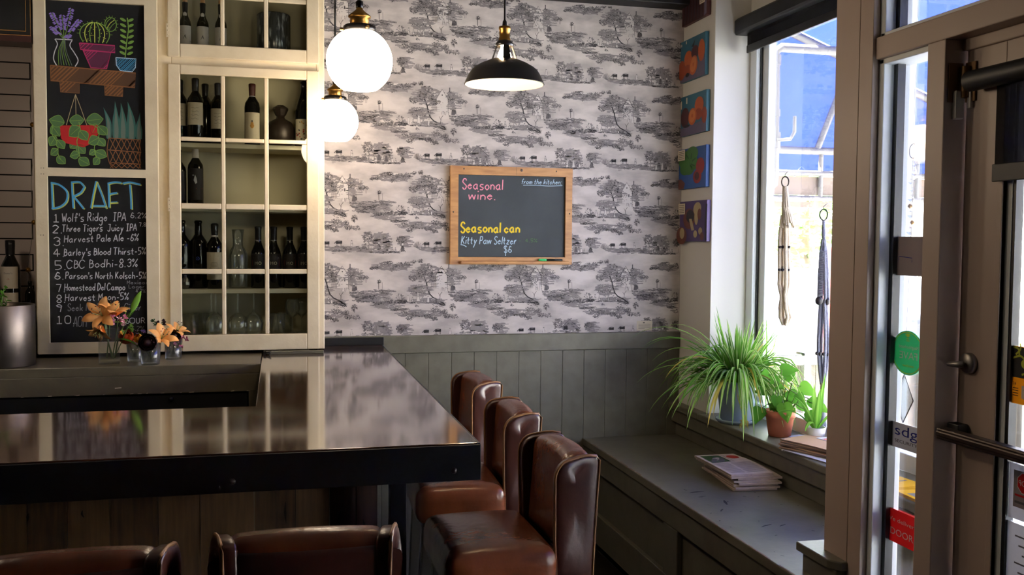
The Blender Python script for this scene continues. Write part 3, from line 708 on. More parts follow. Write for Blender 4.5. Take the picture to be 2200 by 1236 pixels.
# ================================================================== STOOLS
def make_stool(label):
    """faces +Y, origin on the floor under the seat"""
    t = thing('bar_stool', label, 'bar stool', (0, 0, 0), 'leather stools at the bar')
    b = MB(); b.cushion((0, 0.030, 0.70), (0.42, 0.31, 0.125), 0.040, crown=0.016, n=8)
    b.build('seat', 'leather', t)
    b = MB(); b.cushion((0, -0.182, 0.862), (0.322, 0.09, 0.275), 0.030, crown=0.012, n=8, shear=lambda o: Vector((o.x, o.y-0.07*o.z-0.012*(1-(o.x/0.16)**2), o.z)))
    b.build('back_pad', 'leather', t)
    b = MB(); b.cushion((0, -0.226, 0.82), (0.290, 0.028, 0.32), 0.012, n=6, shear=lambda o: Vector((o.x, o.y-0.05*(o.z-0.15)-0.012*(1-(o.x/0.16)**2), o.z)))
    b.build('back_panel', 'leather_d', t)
    # wings with piping along their outer border
    def outline():
        p = [(-0.124, 0.655), (-0.118, 0.78), (-0.116, 0.90)]
        for k in range(7): a = k/6*PI/2; p.append((-0.116-0.05+0.05*math.cos(a), 0.945+0.05*math.sin(a)))
        p += [(-0.19, 1.0), (-0.215, 1.001), (-0.238, 0.998), (-0.248, 0.985), (-0.244, 0.9), (-0.238, 0.78), (-0.232, 0.655)]
        return p
    for sg in (-1, 1):
        b = MB(); O = outline(); n = len(O); cy = sum(p[0] for p in O)/n; cz = sum(p[1] for p in O)/n
        def at(y, z, s, k): q = 1-k; return (sg*(0.129+s+0.20*(y+0.24)+0.006*max(0, (z-0.8)/0.2)), y+(cy-y)*k, z+(cz-z)*k*0.6)
        rings = [(0.004, 0.97), (0.002, 0.4), (0.0, 0.10), (0.002, 0.03), (0.006, 0.0), (0.026, 0.0), (0.032, 0.03), (0.035, 0.14), (0.0365, 0.4), (0.037, 0.7), (0.037, 0.97)]
        vs = [at(y, z, s, k) for s, k in rings for y, z in O]; fs = []
        for j in range(len(rings)-1): fs += [(j*n+i, j*n+(i+1) % n, (j+1)*n+(i+1) % n, (j+1)*n+i) for i in range(n)]
        b.add(vs, fs, 0, True); b.add(vs[:n], [tuple(range(n))], 0); b.add(vs[-n:], [tuple(range(n))[::-1]], 0)
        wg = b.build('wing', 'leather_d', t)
        b = MB(); b.tube([at(y, z, 0.029, -0.025) for y, z in O], 0.0042, 6); b.build('piping', 'piping', wg)
    b = MB(); b.box(-0.18, 0.18, -0.19, 0.16, 0.618, 0.645); b.build('seat_frame', 'leg', t, bevel=0.004)
    for sx in (-1, 1):
        for sy in (-1, 1):
            b = MB(); x, y = sx*0.165, (0.14 if sy > 0 else -0.18)
            a0 = Vector((x, y, 0.63)); a1 = Vector((x*1.12, y+sy*0.03, 0.0)); vs = []
            for p, h in ((a0, 0.019), (a1, 0.014)):
                for dx, dy in ((-h, -h), (h, -h), (h, h), (-h, h)): vs.append(p+Vector((dx, dy, 0)))
            b.add(vs, [(0, 1, 5, 4), (1, 2, 6, 5), (2, 3, 7, 6), (3, 0, 4, 7), (0, 3, 2, 1), (4, 5, 6, 7)]); b.build('leg', 'leg', t, bevel=0.003)
    for y in (0.158, -0.195):
        b = MB(); b.box(-0.17, 0.17, y-0.01, y+0.01, 0.22, 0.25); b.build('footrest' if y > 0 else 'stretcher', 'leg', t, bevel=0.003)
    return t
st = make_stool('brown leather bar stool beside the bar end, nearest the window bench and fully uncovered')
st.location = (0.612, 2.64, 0); st.rotation_euler = (0, 0, math.radians(91))
dup(st, (0.635, 3.305, 0), math.radians(88), 'brown leather bar stool in the middle of the row along the bar end')
dup(st, (0.655, 4.02, 0), math.radians(93), 'brown leather bar stool nearest the papered wall, half behind another stool')
dup(st, (0.06, 2.135, 0), math.radians(-1), 'brown leather bar stool seen from behind, by the steel bar post')
dup(st, (-0.385, 2.09, 0), math.radians(2), 'brown leather bar stool seen from behind, cut by the left picture edge')

# ================================================================== PENDANT LAMPS
def globe_lamp(label, loc):
    t = thing('globe_pendant', label, 'pendant lamp', loc, 'white globe pendants over the bar')
    x, y, z = loc; R_ = 0.1
    prof = [(0.046*math.cos(a*PI/2/6), 0) for a in range(0)]
    pr = [(0.0, -0.085), (0.052, -0.085)]
    for k in range(0, 25):
        a = math.radians(-58+k*(58+64)/24); pr.append((R_*math.cos(a), R_*math.sin(a)))
    b = MB(); b.lathe(pr, loc, 40); b.build('globe', 'globe', t)
    b = MB(); b.lathe([(0.044, 0.086), (0.049, 0.088), (0.049, 0.103), (0.044, 0.107), (0.030, 0.108)], loc, 32); b.build('gallery', 'lampblack', t)
    b = MB()
    for k in range(3):
        a = -1.2+k*2*PI/3; b = MB(); b.tube([(x+0.046*math.cos(a), y+0.046*math.sin(a), z+0.095), (x+0.058*math.cos(a), y+0.058*math.sin(a), z+0.095)], 0.005, 8); b.build('screw', 'brass', t)
    
    b = MB(); b.lathe([(0.029, 0.107), (0.028, 0.128), (0.034, 0.131), (0.034, 0.136), (0.016, 0.150), (0.010, 0.157), (0.010, 0.162)], loc, 28); b.build('socket', 'brass', t)
    b = MB(); b.lathe([(0.0105, 0.160), (0.0115, 0.163), (0.0115, 0.178), (0.008, 0.182), (0.003, 0.184)], loc, 20); b.tube([(x, y, z+0.18), (x, y, 3.27)], 0.0042, 8); b.build('cord', 'lampblack', t)
    b = MB(); b.lathe([(0.0, 3.30-z), (0.055, 3.30-z), (0.055, 3.285-z), (0.012, 3.262-z), (0.0, 3.262-z)], loc, 28); b.build('ceiling_rose', 'lampblack', t)
    return t
globe_lamp('large-looking white globe pendant with brass socket, nearest over the bar', (0.245, 2.96, 2.133))
globe_lamp('white globe pendant with brass socket hanging by the glass-fronted cabinet', (0.247, 4.25, 2.106))
globe_lamp('added unseen white globe pendant over the near leg of the bar, beyond the left picture edge', (-1.30, 2.95, 2.12))  # extra lamp out of view, added to brighten the tiled corner
L3 = (0.731, 3.10, 2.108)
t = thing('barn_pendant', 'black barn-style pendant lamp with slotted neck and white inside', 'pendant lamp', L3)
x, y, z = L3
pr = [(0.133, 0.0), (0.130, 0.007), (0.117, 0.034), (0.109, 0.045), (0.099, 0.054), (0.075, 0.068), (0.052, 0.078), (0.043, 0.081)]
b = MB(); b.lathe(pr, L3, 44, 0); b.lathe([(r-0.0035, z_-0.0015) for r, z_ in pr], L3, 44, 1); b.lathe([(0.1295, -0.001), (0.133, 0.0), (0.131, 0.004)], L3, 44, 0)
b.build('shade', ['lampblack', 'lampwhite'], t)
b = MB()
for k in range(4):
    a = -PI/2-0.03+k*PI/2; w_ = 0.32
    vs = [(x+r*math.cos(a+d), y+r*math.sin(a+d), z+h) for (r, h) in ((0.0435, 0.080), (0.027, 0.129)) for d in (-w_, 0, w_)]
    b.add(vs, [(0, 1, 4, 3), (1, 2, 5, 4)], 0, True); vs2 = [(x+(r-0.002)*math.cos(a+d), y+(r-0.002)*math.sin(a+d), z+h) for (r, h) in ((0.0435, 0.080), (0.027, 0.129)) for d in (-w_, 0, w_)]
    b.add(vs2, [(0, 3, 4, 1), (1, 4, 5, 2)], 0, True)
b.lathe([(0.0275, 0.124), (0.030, 0.127), (0.030, 0.133), (0.022, 0.142), (0.018, 0.143)], L3, 28)
b.build('neck', 'lampblack', t)
b = MB(); b.lathe([(0.0195, 0.141), (0.0195, 0.150), (0.0175, 0.152), (0.0175, 0.176), (0.0195, 0.178), (0.0195, 0.188), (0.008, 0.190)], L3, 24); b.build('socket', 'brass', t)
b = MB(); b.lathe([(0.0085, 0.188), (0.007, 0.205), (0.003, 0.212)], L3, 16); b.tube([(x, y, z+0.2), (x, y, 3.27)], 0.0032, 8); b.build('cord', 'lampblack', t)
b = MB(); b.lathe([(0, 0.052), (0.012, 0.056), (0.022, 0.068), (0.025, 0.082), (0.020, 0.102), (0.013, 0.118), (0.012, 0.130)], L3, 20); b.build('bulb', 'bulb', t)
b = MB(); b.lathe([(0.0, 3.30-z), (0.055, 3.30-z), (0.055, 3.285-z), (0.012, 3.262-z), (0.0, 3.262-z)], L3, 28); b.build('ceiling_rose', 'lampblack', t)
# ================================================================== CABINET WITH CHALKBOARD SASH AND GLASS DOORS
CF = 4.47                                        # face of the doors
cab = thing('display_cabinet', 'cream painted built-in cabinet with small-paned glass doors full of bottles', 'cabinet', (-0.4, 4.62, 1.085))
b = MB(); b.box(-1.012, -0.995, 4.49, YW-0.005, 1.085, 3.1); b.box(0.19, 0.212, 4.485, YW-0.005, 1.085, 3.1); b.box(-0.497, -0.47, 4.49, YW-0.005, 1.085, 3.1)
b.build('side_panel', 'cream', cab, bevel=0.002)
b = MB(); b.box(-0.47, 0.19, YW-0.02, YW-0.006, 1.085, 3.1); b.build('back_panel', 'cream2', cab)
for z in (1.145, 1.362, 1.732, 2.018, 2.44, 2.74):
    b = MB(); b.box(-0.469, 0.189, 4.505, YW-0.021, z-0.02, z); b.build('shelf', 'cream2', cab, bevel=0.002)
b = MB(); b.box(-0.512, -0.45, 4.482, 4.50, 1.085, 3.1); b.box(0.175, 0.21, 4.482, 4.50, 1.085, 3.1); b.box(-0.45, 0.175, 4.482, 4.50, 2.345, 2.40); b.box(-1.0, 0.21, 4.482, 4.50, 3.0, 3.1); b.box(-1.012, -0.98, 4.482, 4.50, 1.085, 3.1)
b.build('face_frame', 'cream', cab, bevel=0.003)
def sash(name, x0, x1, z0, z1, xs, zs, parent):
    """door frame with openings xs[i] x zs[j], bevelled bars"""
    b = MB(); ys = (CF-0.006, CF+0.012)
    def bar(a0, a1, c0, c1): b.box(a0, a1, ys[0], ys[1], c0, c1)
    bar(x0, xs[0][0], z0, z1); bar(xs[-1][1], x1, z0, z1); bar(xs[0][0], xs[-1][1], z0, zs[0][0]); bar(xs[0][0], xs[-1][1], zs[-1][1], z1)
    d = b.build(name, 'cream', parent, bevel=0.004)
    m = MB()
    for i in range(len(xs)-1): m.box(xs[i][1], xs[i+1][0], CF-0.003, CF+0.011, zs[0][0], zs[-1][1])
    for j in range(len(zs)-1):
        for a, c in xs: m.box(a, c, CF-0.0025, CF+0.0105, zs[j][1], zs[j+1][0])
    if m.v: m.build('glazing_bars', 'cream', d, bevel=0.004)
    for a, c in xs:
        for e, f in zs:
            g = MB(); g.box(a-0.002, c+0.002, CF+0.004, CF+0.007, e-0.002, f+0.002); g.build('pane', 'sash_glass', d)
    return d
XSs = [(-0.413, -0.242), (-0.224, -0.055), (-0.036, 0.132)]
lower = sash('door', -0.464, 0.187, 1.086, 2.356, XSs, [(1.159, 1.432), (1.455, 1.722), (1.747, 2.022), (2.040, 2.314)], cab)
upper = sash('door', -0.464, 0.187, 2.388, 2.95, XSs, [(2.447, 2.652), (2.672, 2.877)], cab)
for d, z in ((lower, 1.74), (upper, 2.5)):
    h = MB(); h.box(-0.468, -0.452, CF-0.0075, CF-0.005, z-0.03, z+0.03)
    for dz in (-0.018, 0.0, 0.018): h.ball((-0.46, CF-0.008, z+dz), (0.003, 0.002, 0.003), 8, 6)
    h.build('hinge', 'cream', d)
# chalkboard sash
cs = thing('chalkboard_sash', 'cream painted old window sash holding two chalkboards, left of the glass doors', 'chalkboard', (-0.75, CF, 1.086))
def framed(x0, x1, z0, z1, xs, zs):
    b = MB(); y0, y1 = CF-0.028, CF+0.008
    b.box(x0, xs[0], y0, y1, z0, z1); b.box(xs[1], x1, y0, y1, z0, z1); b.box(xs[0], xs[1], y0, y1, z0, zs[0][0]); b.box(xs[0], xs[1], y0, y1, zs[-1][1], z1)
    for j in range(len(zs)-1): b.box(xs[0], xs[1], y0, y1, zs[j][1], zs[j+1][0])
    return b
b = framed(-0.998, -0.505, 1.088, 2.70, (-0.952, -0.556), ((1.136, 1.852), (1.888, 2.598)))
for (x, z) in ((-0.975, 1.86), (-0.965, 1.86), (-0.975, 1.885), (-0.965, 1.885), (-0.98, 1.60), (-0.97, 1.60)): b.ball((x, CF-0.028, z), (0.002, 0.001, 0.002), 6, 4, 1)
b.build('sash_frame', ['cream', 'scuff'], cs, bevel=0.006)
def chalk(name, x0, x1, z0, z1):
    b = MB(); b.box(x0-0.004, x1+0.004, CF-0.010, CF+0.004, z0-0.004, z1+0.004); return b.build(name, 'board', cs)
CHW = ['chalk_w', 'chalk_g', 'chalk_b', 'chalk_lb', 'chalk_y', 'chalk_gr', 'chalk_gd', 'chalk_teal', 'chalk_sage', 'chalk_br', 'chalk_brd', 'chalk_red', 'chalk_mag', 'chalk_md', 'chalk_pur', 'chalk_str']
CI = {n[6:]: i for i, n in enumerate(CHW)}
# upper board: drawing of plants, in units of an 645 x 1107 grid
up_b = chalk('drawing_board', -0.952, -0.556, 1.888, 2.598)
b = MB(); KX, KZ = 0.396/645, 0.71/1107
P_ = Pen(b, lambda u, v, l: (-0.952+(u-335)*KX, CF-0.010-l, 2.598-(v-8)*KZ), 0.0004)
rs = random.Random(21)
def hatch(poly, m, gap=11, w=6, slope=1.0):
    xs = [p[0] for p in poly]; ys = [p[1] for p in poly]; c = min(xs)-(max(ys)-min(ys))*slope
    while c < max(xs):
        seg = []
        for k in range(60):
            yy = min(ys)+(max(ys)-min(ys))*k/59; xx = c+(max(ys)-yy)*slope; ins = False; n = len(poly)
            for i in range(n):
                (ax, ay), (bx, by) = poly[i], poly[(i+1) % n]
                if (ay > yy) != (by > yy) and xx < (bx-ax)*(yy-ay)/(by-ay)+ax: ins = not ins
            if ins: seg.append((xx, yy))
            elif len(seg) > 2: P_.stroke([seg[0], seg[-1]], w*rs.uniform(0.7, 1.2), m); seg = []
            else: seg = []
        if len(seg) > 2: P_.stroke([seg[0], seg[-1]], w*rs.uniform(0.7, 1.2), m)
        c += gap*rs.uniform(0.8, 1.25)
# lavender in a vase
P_.stroke([(395, 262), (505, 262), (488, 300), (515, 345), (540, 395), (520, 437)], 6, CI['w']); P_.stroke([(392, 262), (408, 295), (390, 345), (382, 395), (402, 437)], 6, CI['w'])
for (x, y) in ((375, 95), (440, 110), (500, 60), (550, 130), (375, 190), (480, 235)):
    P_.stroke([(450, 262), ((450+x)/2+4, (262+y)/2), (x, y)], 4, CI['gr'])
    for k in range(9):
        t = k/9*0.62; px_, py_ = x+(450-x)*t, y+(262-y)*t
        for sg in (-1, 1): P_.ell(px_+sg*(9+rs.uniform(0, 5)), py_+rs.uniform(-4, 4), 10, 5, CI['pur'], 0.5*sg)
for k in range(6): x = 415+k*17; P_.stroke([(450+(k-2.5)*3, 268), (440+(k-2.5)*10, 340), (x, 432)], 4, CI['sage' if k % 2 else 'gr'])
# cactus
for k in range(-3, 4):
    x = 650+k*33; P_.stroke([(650+k*25, 272), (650+k*31, 238), (650+k*32, 205), (650+k*27, 172), (650+k*16, 148), (650+k*5, 138)], 6, CI['gr'] if k % 2 else CI['y'])
for k in range(12):
    a = PI+k*PI/11; P_.stroke([(650+100*math.cos(a), 215+75*math.sin(a)), (650+116*math.cos(a), 215+90*math.sin(a))], 3, CI['gr'])
for k in range(30): P_.stroke([(560+rs.uniform(0, 180), rs.uniform(160, 265))]*2, 4, CI['y'])
P_.ring(755, 145, 38, 46, 5, CI['gr']); P_.stroke([(728, 178), (750, 140), (780, 115)], 4, CI['y']); P_.stroke([(742, 186), (765, 150), (790, 130)], 4, CI['gr']); P_.stroke([(720, 158), (735, 125), (760, 103)], 4, CI['gr'])
for k in range(9): a = -2.6+k*0.42; P_.stroke([(755+40*math.cos(a), 145+48*math.sin(a)), (755+52*math.cos(a), 145+60*math.sin(a))], 3, CI['gr'])
rim = [(550, 280), (780, 285), (782, 332), (556, 322)]; pot = [(573, 326), (755, 332), (725, 442), (622, 440)]
P_.fill(rim, CI['md']); P_.fill(pot, CI['md']); hatch(pot, CI['mag'], 20, 4); hatch(rim, CI['mag'], 22, 4)
for q in (rim, pot): P_.stroke(q+[q[0]], 7, CI['mag'], sm=False)
# succulent
P_.stroke([(848, 360), (860, 250), (872, 170), (865, 95)], 7, CI['gr'])
for k in range(7):
    y = 112+k*37
    for sg in (-1, 1): P_.ell(862+sg*25-(k > 4)*6, y-3, 22, 9, CI['gr'], -0.45*sg)
cup = [(787, 364), (920, 367), (915, 425), (893, 455), (815, 450), (790, 415)]
hatch(cup, CI['b'], 13, 4); P_.stroke(cup+[cup[0]], 6, CI['lb'], sm=False)
# shelf
sh = [(362, 437), (917, 462), (910, 560), (362, 537)]; b1 = [(422, 540), (545, 545), (545, 612), (424, 608)]; b2 = [(712, 552), (832, 556), (828, 622), (712, 618)]
for q in (sh, b1, b2): P_.fill(q, CI['brd']); hatch(q, CI['br'], 24, 9); P_.stroke(q+[q[0]], 8, CI['br'], sm=False)
# hanging plant
for x in (458, 522, 592): P_.stroke([(520, 622), ((520+x)/2, 720), (x, 828)], 4, CI['str'])
pr_ = [(420, 835), (660, 825), (662, 880), (630, 935), (570, 970), (530, 962), (450, 945), (425, 915)]
P_.fill(pr_, CI['red']); P_.stroke(pr_+[pr_[0]], 6, CI['red'], sm=False)
def leaf(x, y, l, a, m='gd', m2='gr'):
    c, s_ = math.cos(a), math.sin(a); w_ = l*0.42
    o = [(0, 0), (l*.35, w_), (l*.7, w_*.7), (l, 0), (l*.65, -w_*.9), (l*.3, -w_*.8)]
    P_.fill([(x+u*c-v*s_, y+u*s_+v*c) for u, v in o], CI[m], sm=True)
    P_.stroke([(x+u*c-v*s_, y+u*s_+v*c) for u, v in o+[o[0]]], 3.5, CI[m2]); P_.stroke([(x, y), (x+l*.85*c, y+l*.85*s_)], 3, CI[m2])
vines = (((445, 815), (372, 830), (365, 890), (400, 950), (402, 1020), (420, 1060)), ((540, 805), (548, 870), (525, 930), (535, 990), (545, 1050)), ((600, 810), (660, 840), (668, 900), (640, 960), (642, 1010), (660, 1070)))
for vn in vines: P_.stroke(vn, 5, CI['gr'])
for (x, y, l, a) in ((445, 812, 98, 3.3), (365, 835, 85, 0.95), (388, 905, 75, 2.1), (400, 930, 70, 0.9), (400, 990, 60, 2.4), (395, 1040, 70, 0.7), (480, 800, 95, -0.1), (545, 838, 95, 2.4), (545, 862, 80, 0.9), (530, 925, 75, 2.3), (525, 960, 75, 0.8), (540, 1015, 65, 2.8), (535, 1050, 80, 0.5), (590, 795, 110, -0.15), (655, 815, 75, 2.0), (665, 830, 80, 0.75), (668, 905, 80, 2.6), (660, 910, 70, 0.8), (645, 990, 50, 2.5), (645, 1000, 80, 0.4), (668, 1040, 60, 2.2)): leaf(x, y, l, a)
# snake plant in a basket
for (x, h, l, w_) in ((735, 205, -35, 34), (785, 250, -8, 46), (830, 240, -14, 50), (885, 250, -24, 54), (935, 180, 8, 40)):
    q = [(x-w_*.5, 905), (x-w_*.55, 905-h*.45), (x-w_*.2+l*.5, 905-h*.75), (x+l, 905-h), (x+w_*.3, 905-h*.6), (x+w_*.55, 905-h*.3), (x+w_*.45, 905)]
    P_.fill(q, CI['teal'], sm=True); P_.fill([(x+(p-x)*.55, 905+(r_-905)*.85) for p, r_ in q], CI['sage'], sm=True)
P_.stroke([(735, 905), (722, 985), (735, 1070), (762, 1108)], 5, CI['br']); P_.stroke([(735, 905), (945, 912)], 6, CI['br']); P_.stroke([(728, 985), (948, 995)], 6, CI['br']); P_.stroke([(745, 1070), (945, 1075)], 5, CI['br'])
for (y0, y1) in ((908, 985), (990, 1070), (1072, 1106)):
    for k in range(6): x = 740+k*38; P_.stroke([(x, y0), (min(x+40, 945), y1)], 5, CI['br']); P_.stroke([(min(x+36, 945), y0), (x, y1)], 5, CI['br'])
dl = b.build('chalk_drawing', CHW, up_b); tag(dl, 'coloured chalk drawing of potted plants')
# lower board: beer list, in units of a 580 x 988 grid
lo_b = chalk('list_board', -0.952, -0.556, 1.136, 1.852)
b = MB(); KX2, KZ2 = 0.396/580, 0.716/988
P_ = Pen(b, lambda u, v, l: (-0.952+(u-305)*KX2, CF-0.010-l, 1.852-(v-60)*KZ2), 0.0004)
big = (([(328, 100), (330, 175), (332, 250)], [(322, 100), (370, 110), (415, 150), (412, 205), (375, 240), (325, 252)]),
       ([(445, 92), (448, 170), (452, 248)], [(440, 95), (490, 92), (518, 120), (495, 155), (452, 178)], [(455, 180), (485, 215), (512, 250)]),
       ([(555, 245), (570, 165), (588, 85)], [(588, 85), (620, 165), (645, 245)], [(558, 232), (640, 232)]),
       ([(660, 95), (662, 170), (662, 240)], [(655, 98), (700, 88), (738, 92)], [(662, 162), (690, 155), (712, 152)], [(662, 212), (712, 208)]),
       ([(788, 100), (793, 175), (795, 248)], [(745, 95), (790, 88), (852, 100)]))
for g in big:
    for st_ in g:
        P_.stroke([(x+4, y+3) for x, y in st_], 9, CI['y']); P_.stroke([(x-2, y-1) for x, y in st_], 11, CI['b'])
tag(b.build('chalk_heading', CHW, lo_b), 'blue and lime chalk heading'); b = MB(); P_.mb = b
rs = random.Random(4)
rows = (('1', 325, 330, 46, "Wolf's Ridge  IPA", 380, 328, 50, -0.06, '6.2%', 785, 300, 32),
        ('2.', 320, 395, 46, 'Three Tigers  Juicy IPA', 380, 388, 42, -0.05, '7.8%', 836, 350, 22),
        ('3.', 325, 470, 50, 'Harvest Pale Ale -6%', 390, 452, 42, -0.07, '', 0, 0, 0),
        ('4.', 322, 535, 46, "Barley's Blood Thirst-5%", 388, 530, 42, -0.05, '', 0, 0, 0),
        ('5.', 330, 612, 52, 'CBC Bodhi-8.3%', 405, 605, 48, -0.05, '', 0, 0, 0),
        ('6.', 330, 670, 42, "Parson's North Kolsch-5%", 395, 668, 40, -0.01, '', 0, 0, 0),
        ('7.', 335, 745, 44, 'Homestead Del Campo', 388, 738, 42, -0.01, '', 0, 0, 0),
        ('8.', 338, 808, 42, 'Harvest Moon-5%', 390, 800, 42, -0.03, '', 0, 0, 0),
        ('9', 335, 865, 44, 'Seek No Further Cider', 405, 860, 42, 0.0, '', 0, 0, 0),
        ('10.', 335, 935, 46, 'AOH', 440, 955, 62, 0.0, 'SOUR', 748, 938, 32))
notes = []
for n_, nx, ny, nh, tx, x, y, h, rise, ex, exx, exy, exh in rows:
    P_.text(n_, nx, ny, nh, 5, CI['w'], up=-1, ax=1.0)
    dim = CI['g'] if tx[0] in 'S' or tx == 'AOH' else CI['w']
    k = h/6.0; wd = sum(3.2 if c == ' ' else max(int(p[0]) for st_ in GLYPH[c].split(',') for p in st_.split())+1.5 for c in tx)*k
    target = {'1': 765, '2.': 828, '3.': 838, '4.': 880, '5.': 832, '6.': 880, '7.': 752, '8.': 774, '9': 848, '10.': 520}[n_]-x
    P_.text(tx, x, y, h, 4.6, dim, up=-1, ax=target/wd, slant=0.08, rise=-rise*0.5, jit=0.03, rnd=rs)
    if ex: notes.append((ex, exx, exy, exh))
tag(b.build('chalk_lettering', CHW, lo_b), 'chalk written draft beer list'); b = MB(); P_.mb = b
for ex, exx, exy, exh in notes: P_.text(ex, exx, exy, exh, 3.6, CI['w'], up=-1, ax=0.85)
P_.text('Mexican', 760, 700, 22, 3.4, CI['g'], up=-1, ax=0.85); P_.text('Lager', 770, 725, 22, 3.4, CI['g'], up=-1, ax=0.85); P_.text('4.7%', 812, 752, 20, 3.2, CI['g'], up=-1, ax=0.8); P_.text('6.2%', 782, 982, 26, 3.4, CI['g'], up=-1, ax=0.85)
tag(b.build('chalk_notes', CHW, lo_b), 'small chalk notes at the right edge')
# dark framed panel at the very left, above the tiles
t = thing('framed_panel', 'black panel with thin gold line and mahogany lower edge, left of the chalkboards', 'panel', (-1.5, 4.50, 2.41))
b = MB(); b.box(-2.1, -1.005, 4.44, 4.56, 2.412, 2.438, 0); b.box(-2.1, -1.005, 4.445, 4.56, 2.438, 3.0, 1)
pen = Pen(b, lambda u, v, l: (u, 4.445-l, v), 0.0005); pen.stroke([(-2.0, 2.458), (-1.026, 2.458), (-1.026, 2.95)], 0.0025, 2, sm=False); pen.stroke([(-2.0, 2.44), (-1.008, 2.44), (-1.008, 2.95)], 0.0025, 2, sm=False)
b.build('board', ['wood_tv', 'black', 'gold'], t)
b = MB(); b.box(-2.1, -1.4, 4.56, YW-.006, 2.6, 2.7); b.build('bracket', 'black', t)
# string of brass beads down the cabinet side
b = MB(); pts = [(-1.045+0.006*math.sin(k*0.9)-(0.024 if k > 14 else 0)*((k-14)/6 if k > 14 else 0), 4.60, 2.44-k*0.052) for k in range(21)]
b.tube(pts, 0.0012, 5); g = thing('bead_garland', 'silvery string with small brass balls hanging beside the chalkboard sash', 'garland', (-1.045, 4.60, 1.40)); b.build('string', 'alu', g)
for (x, z) in ((-1.041, 2.084), (-1.042, 1.656), (-1.069, 1.446)): b = MB(); b.ball((x, 4.60, z), 0.011, 14, 10); b.build('ball', 'brass', g)
b = MB(); b.box(-1.06, -1.012, 4.595, 4.605, 2.435, 2.446); b.build('hook', 'brass', g)

